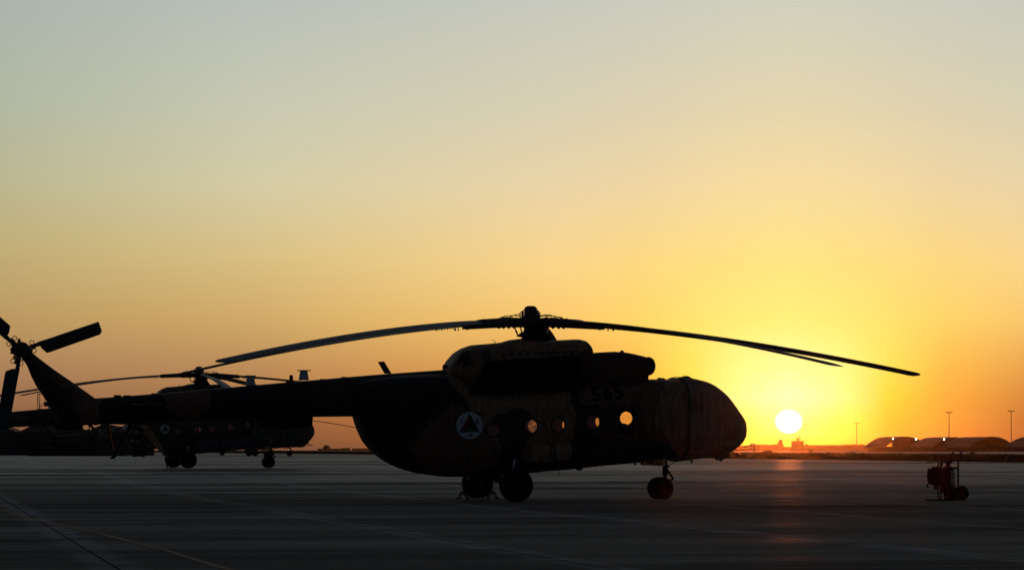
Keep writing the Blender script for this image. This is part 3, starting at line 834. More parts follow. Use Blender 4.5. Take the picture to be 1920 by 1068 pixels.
    q = [loc(721, 700), loc(734, 700), loc(720, 677), loc(708.5, 678)]; MB().prism(q, -.02, .02).build('antenna', M['black_metal'], boom)
    x, z = loc(546, 711); MB().tube((x, 0, z - .06), (x, 0, z + .07), .05, .045, 12).ball((x, 0, z + .07), .045).build('beacon_light', M['black_metal'], boom)
    # horizontal stabiliser, seen edge-on
    for side in (-1, 1):
        b = MB(); rings = []
        for (y, x0, x1) in ((.3, 236, 306), (1.35, 249, 304)):
            xa, z = loc(x0, 758, side * y); xb = lx(x1, side * y); w = xb - xa
            rings.append([(xa + w * c_, side * y, z + t_ * .55) for c_, t_ in ((0, 0), (.3, .03), (.75, .05), (.95, .03), (1, 0), (.95, -.02), (.75, -.03), (.3, -.02))])
        b.loft(rings); b.build('stabiliser', M['blade'], root, ang=40)
    # --- tail pylon
    PY = [((124, 797), (207, 752), .27), ((108, 783), (183, 749.5), .25), ((95, 765), (160, 733), .22), ((80, 741), (130, 712), .19), ((67, 722), (105, 695), .17), ((58, 704), (86, 681), .16), ((51, 686), (68, 667), .15), ((42, 672), (54, 655), .14)]
    b = MB(); rings = []
    for a, f, w in PY:
        a = loc(*a); f = loc(*f); g = []
        for i in range(20):
            t = 2 * PI * i / 20; u_ = 0.5 + 0.5 * math.cos(t)
            g.append((a[0] + (f[0] - a[0]) * u_, w * math.sin(t) * (0.75 + 0.25 * u_), a[1] + (f[1] - a[1]) * u_))
        rings.append(g)
    b.loft(rings); pyl = b.build('tail_pylon', M['camo'], root, ang=60)
    b = MB()
    for (o1, w) in ((0, 4), (7.5, 2.5), (13, 2)):
        p0 = loc(88 - o1 * .75 + 3, 717 + o1 * .9 + 1, -.2); p1 = loc(156 - o1 * .75, 774 + o1 * .9, -.2); d = Vector((p1[0] - p0[0], 0, p1[1] - p0[1])).normalized(); nn = Vector((-d.z, 0, d.x)) * w / 160
        n_ = 14
        for k in range(n_):
            if (k * 7 + int(o1)) % 5 == 3: continue
            a = Vector((p0[0], 0, p0[1])).lerp(Vector((p1[0], 0, p1[1])), k / n_); c_ = Vector((p0[0], 0, p0[1])).lerp(Vector((p1[0], 0, p1[1])), (k + .9) / n_)
            b.prism([(a.x + nn.x, a.z + nn.z), (c_.x + nn.x, c_.z + nn.z), (c_.x - nn.x, c_.z - nn.z), (a.x - nn.x, a.z - nn.z)], -.262, -.2)
    b.build('pylon_grille', new_mat('grey grille paint', (.06, .06, .06), .7, .2, 0, .5, 6), pyl)
    # tail gearbox and rotor (port side)
    TC = 0.42
    hx, hz_ = loc(39, 656, TC); b = MB()
    b.tube((hx + .02, -.12, hz_), (hx, TC - .1, hz_), .17, .14, 18); b.ball((hx + .1, 0, hz_ - .06), .17, 14, 9); b.ball((hx - .02, -.1, hz_ + .02), .11)
    gear = b.build('tail_gearbox', M['hub_metal'], root)
    b = MB().tube((0, -.12, 0), (0, .12, 0), .15, .13, 18); b.ball((0, -.02, 0), .17, 12, 8)
    rnd = random.Random(11)
    for k in range(40):
        a = rnd.uniform(0, 2 * PI); r = rnd.uniform(.14, .23); b.box((r * math.cos(a), rnd.uniform(-.14, .05), r * math.sin(a)), (rnd.uniform(.05, .10), .08, rnd.uniform(.04, .08)), ry=a)
    for k in range(3):
        a = R(16.5 + 118 * k); d = Vector((math.cos(a), 0, math.sin(a)))
        b.tube(d * .1, d * .36, .06, .05, 10)
        n = Vector((-d.z, 0, d.x))
        for s_ in (-1, 1):
            c_ = d * .3 + n * .10 * s_; b.torus(c_ + Vector((0, .05, 0)), .05, .010, 'Y', 14, 6)
    th = b.build('tail_rotor_hub', M['hub_metal'], root); th.location = (hx, TC, hz_)
    b = MB()
    pr = [(0.36, -.05, .04), (0.46, -.06, .05), (0.47, -.12, .05), (0.55, -.265, .05), (0.62, -.275, .045), (1.88, -.275, .03), (1.95, -.22, .03), (1.955, -.2, .02)]
    rings = []
    for r, a, c_ in pr:
        rings.append([(r, .0 + yy, z_) for (z_, yy) in ((a, 0), (a * .6, -.02), (0, -.024), (c_ * .6, -.02), (c_, 0), (c_ * .6, .02), (0, .024), (a * .6, .02))])
    b.loft(rings); b.tube((.2, 0, 0), (.5, 0, 0), .045, .04)
    t0 = b.build('tail_rotor_blade', M['tail_blade'], root, ang=35)
    for k, ang in enumerate((20.0, 139.0, -99.5)):
        o = t0 if k == 0 else t0.copy()
        if k: C.objects.link(o); o.parent = root
        o.location = (hx, TC, hz_); o.rotation_euler = (0, -R(ang), 0)
    # tail skid
    b = MB(); foot = loc(213, 855); f0 = loc(203, 796, -.1); f1 = loc(245, 795, .1)
    b.tube((f0[0], -.08, f0[1]), (foot[0], 0, foot[1]), .030, .022, 10); b.tube((f1[0], 0, f1[1]), (foot[0], 0, foot[1]), .05, .04, 10)
    b.tube((f1[0], .25, f1[1]), (foot[0], 0, foot[1]), .03, .025, 8)
    s1 = loc(206, 858.5); s2 = loc(219, 853); b.prism([(s1[0], s1[1] - .01), (foot[0], foot[1] - .06), (s2[0], s2[1] - .01), (s2[0], s2[1] + .05), (foot[0], foot[1] + .03), (s1[0], s1[1] + .015)], -.08, .08)
    b.build('tail_skid', M['black_metal'], root, ang=30)
    # --- external tanks
    for side in (-1, 1):
        b = MB(); rings = []
        x0, x1 = lx(985, -1.4), lx(1267, -1.4)
        for k in range(23):
            t = k / 22; x = x0 + (x1 - x0) * t
            e = min(1, math.sqrt(max(0, 1 - max(0, (.06 - t) / .06) ** 2))) * math.sqrt(max(0.0004, 1 - max(0, (t - .87) / .13) ** 2.2))
            px = 985 + 282 * t; zt = loc(px, 832 - 13 * t, -1.4)[1]; zb = loc(px, 884 - 24 * t, -1.4)[1]; zc = (zt + zb) / 2; hh = (zt - zb) / 2 * max(e, .03)
            g = ring(x, zc + hh, zc - hh, .34 * max(e, .03), 2.3, 28); rings.append([p + Vector((0, side * 1.22, 0)) for p in g])
        b.loft(rings); tk = b.build('fuel_tank', M['camo'], root, ang=50)
        b = MB()
        for px in (1031, 1037, 1071, 1077):
            t = (px - 985) / 282; x = lx(px, -1.4); zt = loc(px, 832 - 13 * t, -1.4)[1]; zb = loc(px, 884 - 24 * t, -1.4)[1]
            r1 = [p + Vector((0, side * 1.22, 0)) for p in ring(x - .012, zt, zb, .34, 2.3, 28, .012)]; r2 = [p + Vector((.024, 0, 0)) for p in r1]; b.loft([r1, r2])
        b.build('tank_strap', M['black_metal'], tk)
    x, z = loc(1086, 876, -.8); MB().ball((x, -.8, z), .075, 12, 8, (1.3, 1, 1)).build('landing_lamp', M['black_metal'], root)
    b = MB(); p0 = loc(1050, 879, -.6); p1 = loc(1047.5, 892, -.6); b.tube((p0[0], -.6, p0[1]), (p1[0], -.6, p1[1]), .007, seg=6); b.build('wire_antenna', M['black_metal'], root)
    b = MB(); p0 = loc(1371, 846); p1 = loc(1381, 854); b.tube((p0[0], -.1, p0[1]), (p1[0], -.1, p1[1]), .022, .014, 8); b.prism([loc(1376, 854.5), loc(1386, 852.5), loc(1393, 852), loc(1388, 855.5), loc(1379, 856.5)], -.12, -.08); b.build('pitot_probe', M['black_metal'], root)
    b = MB(); c_ = loc(683, 819); pts = []
    for k in range(9):
        a = R(60 + 25 * k); pts.append((c_[0] + .07 * math.cos(a), 0, c_[1] + .07 * math.sin(a)))
    b.poly(pts, .008, 6).build('tow_ring', M['black_metal'], root)
    # door gutter / drain hose along the rear cabin
    b = MB(); pts = []
    for (px, py) in ((832, 780), (850, 802), (873, 850), (884, 872)):
        x, z = loc(px, py, -1.2); pts.append((x, -(hull_y(x, z) + .01), z))
    b.poly(pts, .010, 6); b.build('clamshell_seam', M['black_mark'], root)
    # --- main landing gear
    def wheel(x, y, z, r, w, parent):
        b = MB(); h = w / 2
        b.lathe((x, y, z), [(r * .56, -h * .8), (r * .75, -h * .98), (r * .92, -h * .8), (r * .99, -h * .4), (r, 0), (r * .99, h * .4), (r * .92, h * .8), (r * .75, h * .98), (r * .56, h * .8)], 'Y', 40)
        for i, v in enumerate(b.v):
            if v[2] < z - r + .022: b.v[i] = (v[0], v[1], z - r + .022)
        tw = b.build('wheel', M['rubber'], parent, ang=50)
        b = MB(); b.lathe((x, y, z), [(0.0, -h * .5), (r * .2, -h * .62), (r * .24, -h * .45), (r * .5, -h * .5), (r * .57, -h * .8), (r * .57, h * .8), (r * .5, h * .5), (r * .24, h * .45), (r * .2, h * .62), (0, h * .5)], 'Y', 32)
        b.build('rim', M['rim'], tw, ang=40)
        return tw
    for side in (-1, 1):
        b = MB(); ax = Vector((0, side * 2.02, .42))
        up = loc(969, 776, -1.25); at = Vector((up[0], side * 1.22, up[1]))
        mid = ax.lerp(at, .40)
        b.tube(ax + Vector((.02, 0, .05)), mid, .045, .045, 12); b.tube(mid, at, .035, .03, 12)
        b.tube((0, side * 1.95, .42), (0, side * 2.25, .42), .06, .06, 12)
        b.tube(ax, (-.15, side * .35, .66), .05, .055, 10); b.tube(ax + Vector((-.05, 0, 0)), (-.75, side * .5, .66), .035, .04, 10)
        b.tube(ax + Vector((-.1, 0, -.02)), (-.05, side * 1.1, .40), .04, .03, 8)
        b.box((-.3, side * .8, .56), (.5, .5, .12), bev=.03)
        b.ball(at, .055)
        lg = b.build('main_landing_gear', M['black_metal'], root)
        MB().tube(ax.lerp(at, .22), ax.lerp(at, .34), .05, .05, 12).build('oleo_sleeve', M['oleo'], lg)
        wheel(0, side * 2.25, .405, .405, .29, lg)
    # --- nose gear
    b = MB(); t = loc(1247, 860); k1 = loc(1247.5, 893); ax = loc(1238, 914)
    b.tube((t[0], 0, t[1] + .15), (k1[0], 0, k1[1]), .052, .048, 14); b.tube((k1[0], 0, k1[1] + .05), (ax[0] + .03, 0, ax[1]), .04, .05, 12)
    b.tube((ax[0], -.16, ax[1]), (ax[0], .16, ax[1]), .045, .045, 12)
    for (q, w, r_) in ((((1213, 864), (1246, 872)), 0, .026), (((1252, 881), (1262, 897)), 0, .03), (((1262, 897), (1251, 903)), 0, .028)):
        a, c_ = loc(*q[0]), loc(*q[1]); b.tube((a[0], 0, a[1]), (c_[0], 0, c_[1]), r_, r_, 10)
    a = loc(1247, 882); b.box((a[0], 0, a[1]), (.12, .14, .28), bev=.03)
    a = loc(1241, 868); b.ball((a[0], 0, a[1]), .06); b.ball((a[0] - .05, .03, a[1] - .03), .045)
    a = loc(1253, 873); b.ball((a[0], 0, a[1]), .035); c_ = loc(1278, 858); b.tube((a[0], 0, a[1] - .0), (c_[0], 0, c_[1]), .008, seg=6)
    lg = b.build('nose_landing_gear', M['black_metal'], root)
    for side in (-1, 1): wheel(ax[0], side * .17, .288, .288, .18, lg)
    b = MB()
    for (px, py, h) in ((1290.5, 861, .09), (1185, 870, .03), (1197, 869, .03)):
        x, z = loc(px, py); MB().tube((x, -.3, z + .05), (x, -.3, z - h), .03, .02, 8).build('belly_antenna', M['black_metal'], root)
    # --- mast, swashplate, hub
    b = MB()
    mz = loc(995, 640)[1]; x = HUBX
    b.lathe((x, 0, 0), [(0, mz - .1), (.33, mz - .1), (.30, mz + .04), (.2, mz + .1), (.17, HUBZ - .2), (.17, HUBZ), (0, HUBZ)], 'Z', 24)
    b.lathe((x, 0, mz + .13), [(.0, 0), (.27, 0), (.31, .03), (.28, .07), (.2, .09), (0, .09)], 'Z', 24)
    b.build('rotor_mast', M['hub_metal'], root, ang=40)
    b = MB()
    fair = [loc(1012, 609), loc(1021, 621), loc(1034, 640), loc(1005, 640), loc(1003, 625)]
    b.prism(fair, -.14, .14); b.build('mast_fairing', M['black_metal'], root, ang=30)
    b = MB(); rnd = random.Random(4)
    l1 = loc(969.5, 630); l2 = loc(985, 622); b.prism([loc(969, 629), loc(974, 627), loc(986, 618), loc(996, 618), loc(996, 633), loc(984, 633), loc(975, 631)], -.12, .12)
    b.prism([loc(981, 618), loc(990, 616), loc(990, 621), loc(984, 620.5)], -.2, .0)
    for k in range(24):
        px = rnd.uniform(990, 1022); py = rnd.uniform(618, 638); a = loc(px, py); b.box((a[0], rnd.uniform(-.3, .3), a[1]), (rnd.uniform(.05, .14), rnd.uniform(.05, .14), rnd.uniform(.04, .1)), rz=rnd.uniform(0, 3))
    b.build('swashplate', M['hub_metal'], root, ang=30)
    b = MB(); z = HUBZ
    tz = loc(995, 573.5)[1]
    b.lathe((x, 0, 0), [(0, z - .12), (.27, z - .12), (.29, z - .02), (.29, z + .06), (.2, z + .1), (.165, z + .16), (.165, tz - .07), (.13, tz - .02), (.09, tz), (0, tz)], 'Z', 20)
    for k in range(5):
        a = 2 * PI * k / 5 + .5; d = Vector((math.cos(a), math.sin(a), 0)); c_ = Vector((x, 0, z))
        b.tube(c_ + d * .2 + Vector((0, 0, .03)), c_ + d * .2 + Vector((0, 0, .27)), .03, .03, 8)
        b.poly([c_ + d * .17 + Vector((0, 0, .3)), c_ + d * .27 + Vector((0, 0, .22)), c_ + d * .25 + Vector((0, 0, .08))], .014, 6)
    b.build('rotor_hub', M['hub_metal'], root, ang=35)
    arm = MB()
    arm.tube((.15, 0, 0), (1.0, 0, -.03), .105, .10, 14)
    for r, w, h in ((.36, .20, .22), (.52, .16, .20), (.72, .24, .19), (.9, .18, .2)): arm.box((r, 0, -.01), (w * .55, w * 1.35, h), bev=.02)
    arm.tube((.55, -.10, .04), (.9, -.20, .06), .045, .04, 10)
    for r in (.45, .6, .75, .88): arm.ball((r, .04, -.11), .045, 8, 6)
    arm.tube((.44, -.22, -.02), (.30, -.14, -.36), .018, .018, 8); arm.ball((.35, -.17, -.24), .03, 8, 6); arm.box((.46, -.16, -.03), (.1, .2, .07))
    arm.poly([(.22, .06, .14), (.42, .08, .17), (.68, .08, .16), (.86, .06, .11), (.95, .05, .05)], .011, 6)
    arm.poly([(.62, -.05, .08), (.7, -.05, .14), (.82, -.03, .13)], .009, 6)
    a0 = arm.build('blade_grip', M['hub_metal'], root, ang=35)
    bl = rotor_blade_mesh().build('rotor_blade', M['blade'], root, ang=40)
    return root, a0, bl

def set_rotor(root, angles, tilts=(0, 0, 0, 0, 0), yaw=HYAW, grip=None, blade=None):
    grips = [c for c in root.children if c.name.startswith('blade_grip')]; blades = [c for c in root.children if c.name.startswith('rotor_blade')]
    while len(grips) < 5:
        g = grips[0].copy(); C.objects.link(g); g.parent = root; grips.append(g)
        g = blades[0].copy(); C.objects.link(g); g.parent = root; blades.append(g)
    for a, t, g, b in zip(angles, tilts, grips, blades):
        for o in (g, b):
            o.location = (HUBX, 0, HUBZ); o.rotation_euler = (0, R(t), -R(a) - yaw)

heli, grip0, blade0 = build_helicopter()
set_rotor(heli, (52, 129, 210.5, 276, 340.5), (.45, 0, -.85, 0, -.25))

# other helicopters of the line, farther back: their rear hull ends in a straight loading ramp
RAMP = []
def ramp_hull(me0):
    if RAMP: return RAMP[0]
    me = me0.copy(); xa, za = loc(799, 779); xb, zb = loc(871, 886)
    for v in me.vertices:
        if v.co.x < xb:
            zl = za + (zb - za) * max(0.0, (v.co.x - xa) / (xb - xa))
            v.co.z = max(v.co.z, zl)
    RAMP.append(me)
    return me
def place_heli(px_ref, ref, Y, yaw, z, label, mat, cover, angles, drop=(), tilts=(0, 0, 0, 0, 0)):
    """put the copy so that point ref (its own x, y) falls on photo column px_ref at depth Y of its wheels"""
    r = copy_tree(heli)
    r['label'] = label; r['category'] = 'helicopter'; r['group'] = 'helicopters parked on the apron'
    s, c = math.sin(yaw), math.cos(yaw)
    u = (px_ref - 960) / FPX; Yr = Y + s * ref[0] + c * ref[1]
    r.location = (u * Yr - (c * ref[0] - s * ref[1]), Y, z); r.rotation_euler = (0, 0, yaw)
    for ch in [r] + list(r.children_recursive):
        if ch.type != 'MESH': continue
        if any(ch.name.startswith(d) for d in drop): continue
        for sl in ch.material_slots:
            if sl.material == M['camo']: sl.link = 'OBJECT'; sl.material = mat
            elif sl.material == M['canvas']: sl.link = 'OBJECT'; sl.material = cover
    for ch in list(r.children):
        if any(ch.name.startswith(d) for d in drop):
            for g in list(ch.children): bpy.data.objects.remove(g)
            bpy.data.objects.remove(ch)
    for ch in list(r.children):
        if ch.name.startswith('fuselage'): ch.data = ramp_hull(ch.data)
        if ch.name.startswith('roundel'):      # these carry a smaller roundel
            k = 0.64; x, z = loc(880.5, 797, -1.25); ch.scale = (k, 1, k); ch.location = ((1 - k) * x, -.004, (1 - k) * z)
    set_rotor(r, angles, tilts, yaw=yaw)
    return r
place_heli(373, (HUBX, 0), 125, R(16), gz(125), 'olive helicopter with wrapped nose, seen under the tail boom of the foreground one', M['camo_olive'], M['canvas_olive'], (6, 74, 150, 209, 294), ('number', 'tail_skid', 'clamshell_seam', 'tow_ring'), (0, 0, 0, -2.1, 0))
place_heli(487, (HUBX, 0), 294, R(14), gz(294), 'distant helicopter whose rounded nose shows just under the wrapped nose of the olive helicopter', M['camo_brown'], M['canvas_olive'], (2, 74, 146, 218, 290), ('number', 'clamshell_seam', 'tow_ring'))
place_heli(165, (-11.7, 0.4), 318, R(14), gz(318), 'distant brown helicopter whose tail pylon shows just left of the foreground tail skid', M['camo_brown'], M['canvas_olive'], (10, 82, 154, 226, 298), ('number', 'clamshell_seam', 'tow_ring'))
place_heli(78, (-11.7, 0.4), 325, R(14), gz(325), 'farthest left helicopter, its tail rotor above the dark green container', M['camo_olive'], M['canvas_olive'], (25, 97, 169, 241, 313), ('number', 'clamshell_seam', 'tow_ring'))

# ------------------------------------------------------------------ wheel chocks
def chock(x, y, z, rz, label, s=1.0):
    t = thing('wheel_chock', label, 'wheel chock', (x, y, z), rz, 'wheel chocks')
    for yy in (-.13, .13):
        MB().poly([(-.13 * s, yy, .03), (-.03 * s, yy, .19 * s), (.1 * s, yy, .03)], .016, 8).build('side_frame', M['black_metal'], t)
    MB().tube((-.13 * s, -.16, .03), (-.13 * s, .16, .03), .03, .03).tube((.1 * s, -.16, .025), (.1 * s, .16, .025), .024, .024).tube((-.03 * s, -.15, .19 * s), (-.03 * s, .15, .19 * s), .028, .028).build('cross_bar', M['black_metal'], t)
    return t
def hw(x, y): return (OX + x * CY - y * SY, OY + x * SY + y * CY)
a = hw(-.36, 2.25); chock(a[0], a[1], 0, HYAW, 'steel wheel chock on the tail side of the far main wheel of the foreground helicopter')
a = hw(.36, 2.25); chock(a[0], a[1], 0, HYAW + PI, 'steel wheel chock between the two main wheels of the foreground helicopter')
X, Y = (319 - 960) / FPX * 127.5, 127.5; chock(X, Y, gz(Y), R(16), 'small wheel chock left of the main wheels of the olive helicopter', 1.2)

# ------------------------------------------------------------------ wheeled fire extinguisher
M['red'] = new_mat('red enamel', (0.06, 0.004, 0.004), 0.5, 0.2, 0, 0.3, 6)
M['red_frame'] = new_mat('dark red frame paint', (0.04, 0.005, 0.004), 0.55, 0.2, 0, 0.3, 6)
M['sticker'] = new_mat('pale sticker', (0.34, 0.36, 0.35), 0.7, 0.2)
ext = thing('fire_extinguisher', 'large red wheeled fire extinguisher with hose coil standing alone on the right of the apron', 'fire extinguisher', ((1775 - 960) / FPX * 65.3, 65.3, 0), 0)
def e(px, py): return (px - 1775) / 76.6, (938 - py) / 76.6
b = MB(); b.lathe((0.03, 0, 0), [(0, .13), (.08, .145), (.16, .24), (.175, .32), (.175, .71), (.15, .79), (.08, .84), (.05, .86), (.05, .96), (0, .96)], 'Z', 28)
tank = b.build('cylinder', M['red'], ext, ang=40)
for (zz, h, w) in ((.70, .07, .1), (.61, .08, .08), (.49, .12, .09), (.40, .04, .08)):
    vs = []; fs = []
    for i in range(7):
        a = R(-90 + 30) + (i / 6 - .5) * w / .176
        vs += [(0.03 + .177 * math.cos(a), .177 * math.sin(a), zz - h / 2), (0.03 + .177 * math.cos(a), .177 * math.sin(a), zz + h / 2)]
        if i: fs.append((2 * i - 2, 2 * i, 2 * i + 1, 2 * i - 1))
    MB().add(vs, fs).build('sticker', M['sticker'], tank, fix=False)
b = MB(); b.box((.05, 0, .98), (.14, .1, .06), bev=.01).tube((.05, -.05, .98), (.05, -.12, .99), .03).tube((-.05, 0, .93), (.1, 0, .93), .022).ball((.1, -.05, .96), .045).poly([(.08, 0, .98), (-.02, -.05, 1.0), (-.12, -.08, .93), (-.14, -.08, .8)], .016, 8)
b.build('valve', M['black_metal'], ext)
b = MB()
for y in (-.2, .2):
    pts = [e(1737, 936.5), e(1788, 938 - .8), e(1794, 934), e(1796, 928)]; b.poly([(p[0], y, max(.014, p[1])) for p in pts], .016, 8)
    pts = [e(1761.5, 936), e(1761.5, 868), e(1764, 863.5)]; b.poly([(p[0], y, p[1]) for p in pts], .02, 8)
    pts = [e(1774, 936), e(1774, 905)]; b.poly([(p[0], y, p[1]) for p in pts], .015, 8)
    pts = [e(1762, 862.5), e(1794, 862)]; b.poly([(p[0], y, p[1]) for p in pts], .015, 8)
for (y, dx) in ((-.2, 6), (.2, -5)):
    pts = [e(1788 + dx, 932), e(1788 + dx, 862), e(1795 + dx, 845)]; b.poly([(p[0], y, p[1]) for p in pts], .023, 8)
p = e(1801, 845); q = e(1790, 845); b.tube((p[0], -.2, p[1]), (q[0], .2, q[1]), .02, .02, 10)
for (px, py) in ((1761.5, 868), (1761.5, 905), (1790, 876)):
    p = e(px, py); b.tube((p[0], -.2, p[1]), (p[0], .2, p[1]), .014, .014, 8)
p = e(1785, 877); b.box((p[0], -.17, p[1]), (.2, .03, .05)); b.build('frame', M['red_frame'], ext)
p = e(1749, 865); b = MB().box((p[0] + .02, 0, p[1]), (.34, .36, .03), ry=-.10, bev=.01); b.build('tray', M['red_frame'], ext)
b = MB(); c0 = e(1750, 893)
for k in range(9): b.torus((c0[0] + .13 - .03 * k, -.02 + .01 * (k % 2), c0[1] + .01 * (k % 3)), .235 - .008 * (k % 4) - .002 * k * k / 2, .021, 'X', 30, 8)
b.poly([(c0[0] - .12, -.1, c0[1] - .15), (c0[0] - .16, -.1, c0[1] - .2), (c0[0] - .15, -.1, c0[1] - .26)], .02, 8); b.ball((c0[0] + .05, -.05, c0[1] - .27), .05)
b.build('hose_coil', M['rubber'], ext)
for (px, y) in ((1799, -.27), (1786, .27)):
    p = e(px, 919.7)
    b = MB(); b.lathe((p[0], y, .187), [(.09, -.04), (.15, -.05), (.178, -.035), (.187, 0), (.178, .035), (.15, .05), (.09, .04)], 'Y', 32)
    wv = b.build('wheel', M['rubber'], ext, ang=50)
    MB().lathe((p[0], y, .187), [(0, -.045), (.03, -.045), (.035, -.02), (.09, -.03), (.09, .03), (.035, .02), (.03, .045), (0, .045)], 'Y', 24).build('rim', M['red_frame'], wv)
b = MB().tube((e(1799, 0)[0], -.25, .187), (e(1786, 0)[0], .25, .187), .018, .018); b.build('axle', M['black_metal'], ext)

# small equipment left about the apron
def cart(px, Y, w, h, label, mat):
    X = (px - 960) / FPX * Y; t = thing('equipment_box', label, 'equipment box', (X, Y, gz(Y)), R(10), 'equipment boxes on the apron')
    MB().box((0, 0, h * .55), (w, w * .6, h * .9), bev=.03).build('body', mat, t)
    MB().box((0, 0, h + .02), (w * 1.04, w * .64, .05), bev=.01).build('lid', M['black_metal'], t)
    for x in (-1, 1): MB().box((x * w * .38, 0, h * .05), (w * .12, w * .55, h * .1)).build('foot', M['black_metal'], t)
cart(714, 262, .72, .34, 'small dark red box on the apron behind the rear belly of the foreground helicopter', M['red_frame'])
cart(260, 262, 1.2, .55, 'low dark equipment box on the apron just right of the tail skid', M['black_metal'])
cart(503, 262, .9, .4, 'low dark box on the apron behind the nose wheel of the olive helicopter', M['black_metal'])

# ------------------------------------------------------------------ sheds, containers and tower behind on the left
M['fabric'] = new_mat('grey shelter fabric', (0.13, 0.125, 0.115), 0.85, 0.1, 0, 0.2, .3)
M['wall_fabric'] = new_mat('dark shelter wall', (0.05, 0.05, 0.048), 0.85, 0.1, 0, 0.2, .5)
M['cont_green'] = new_mat('dark green container paint', (0.010, 0.016, 0.013), 0.6, 0.2, 0, 0.3, 1)
M['cont_tan'] = new_mat('tan container paint', (0.055, 0.048, 0.032), 0.6, 0.2, 0, 0.3, 1)
def gable(px0, px1, ridge_px, ridge_py, eave_py, Y, depth, label):
    z0 = gz(Y); s = FPX / Y; X0 = (px0 - 960) / s; X1 = (px1 - 960) / s; XR = (ridge_px - 960) / s
    ze = EYE + (HOR - eave_py) / s - z0; zr = EYE + (HOR - ridge_py) / s - z0
    t = thing('shelter', label, 'shelter', (XR, Y, z0), R(9), 'shelters behind the helicopters'); a = X0 - XR; c = X1 - XR
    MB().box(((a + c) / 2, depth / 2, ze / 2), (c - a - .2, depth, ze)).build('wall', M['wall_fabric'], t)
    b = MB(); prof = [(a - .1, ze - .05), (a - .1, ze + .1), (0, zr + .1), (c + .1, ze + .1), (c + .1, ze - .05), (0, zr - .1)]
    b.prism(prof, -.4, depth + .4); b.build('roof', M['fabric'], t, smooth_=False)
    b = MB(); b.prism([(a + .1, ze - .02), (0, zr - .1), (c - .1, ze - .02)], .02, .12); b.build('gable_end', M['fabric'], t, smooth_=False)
    b = MB()
    for k in range(6): b.box((a + (c - a) * (k + .5) / 6, -.0, ze / 2), (.08, .06, ze))
    b.build('wall_rib', M['wall_fabric'], t)
gable(-75, 38, -10, 790, 809.5, 330, 18, 'grey gabled shelter at the left edge, partly behind the lower tail rotor blade')
gable(38, 166, 100, 780, 810, 332, 18, 'grey gabled shelter behind the dark green container')
gable(158, 290, 195, 795, 812, 335, 18, 'grey gabled shelter between the container and the tail skid')
def container(px0, px1, top, Y, label, mat, depth=2.4, door=True):
    s = FPX / Y; w = (px1 - px0) / s; X = ((px0 + px1) / 2 - 960) / s; h = EYE + (HOR - top) / s - gz(Y)
    t = thing('shipping_container', label, 'container', (X, Y, gz(Y)), R(10), 'containers behind the helicopters')
    b = MB(); b.box((0, depth / 2 + .03, h / 2), (w - .1, depth - .06, h - .1))
    n = int(w / .28)
    for k in range(n): b.box((-w / 2 + (k + .5) * w / n, .03, h / 2), (w / n * .55, .06, h - .28))
    b.build('body', mat, t, smooth_=False)
    b = MB()
    for x in (-1, 1): b.box((x * (w / 2 - .05), 0.0, h / 2), (.12, .14, h))
    for z in (.07, h - .07): b.box((0, -.0, z), (w, .12, .14))
    b.build('corner_frame', mat, t, smooth_=False)
    return t, w, h
t, w, h = container(55, 150, 829, 300, 'dark green shipping container with pale lettering at far left', M['cont_green'])
text_mesh('CAPITAL', .26, -w / 2 + 1.5, h - .55, 0, 'lettering', new_mat('faded white lettering', (.16, .17, .16), .8, .1), t, lambda x, z: -.012)
MB().tube((-w / 2 + .45, -.02, h - .5), (-w / 2 + .45, -.01, h - .5), .17, .17, 20).build('round_mark', M['red_mark'], t)
container(152, 176, 832, 302, 'short dark container next to the green one', M['wall_fabric'])
container(178, 236, 834, 303, 'tan container behind the tail skid', M['cont_tan'])

def lattice(px, top_py, Y, w, label):
    s = FPX / Y; X = (px - 960) / s; h = EYE + (HOR - top_py) / s - gz(Y)
    t = thing('lattice_tower', label, 'tower', (X, Y, gz(Y)), R(20))
    b = MB(); n = int(h / w)
    for x in (-1, 1):
        for y in (-1, 1): b.tube((x * w / 2, y * w / 2, 0), (x * w / 2, y * w / 2, h), .045, .045, 6)
    b.build('leg_frame', M['black_metal'], t)
    b = MB()
    for k in range(n):
        z0, z1 = h * k / n, h * (k + 1) / n; f = 1 if k % 2 else -1
        for y in (-1, 1): b.tube((-f * w / 2, y * w / 2, z0), (f * w / 2, y * w / 2, z1), .03, .03, 5); b.tube((-w / 2, y * w / 2, z1), (w / 2, y * w / 2, z1), .03, .03, 5)
        for x in (-1, 1): b.tube((x * w / 2, -f * w / 2, z0), (x * w / 2, f * w / 2, z1), .03, .03, 5); b.tube((x * w / 2, -w / 2, z1), (x * w / 2, w / 2, z1), .03, .03, 5)
    b.build('bracing', M['black_metal'], t)
    MB().box((.25, 0, h * .83), (.7, .5, .62), bev=.03).box((0, 0, h + .03), (w + .1, w + .1, .06)).build('cabinet', M['black_metal'], t)
lattice(84, 738, 380, 1.75, 'lattice steel tower rising behind the tail pylon of the foreground helicopter')
b = MB(); Y = 400; X = (33.5 - 960) / FPX * Y; b.tube((0, 0, 0), (0, 0, 4.6), .07, .04, 8)
t = thing('pole', 'thin dark pole between the two grey gabled roofs at far left', 'pole', (X, Y, gz(Y))); b.build('shaft', M['black_metal'], t); MB().box((0, 0, 4.62), (.3, .1, .08)).build('cap', M['black_metal'], t)

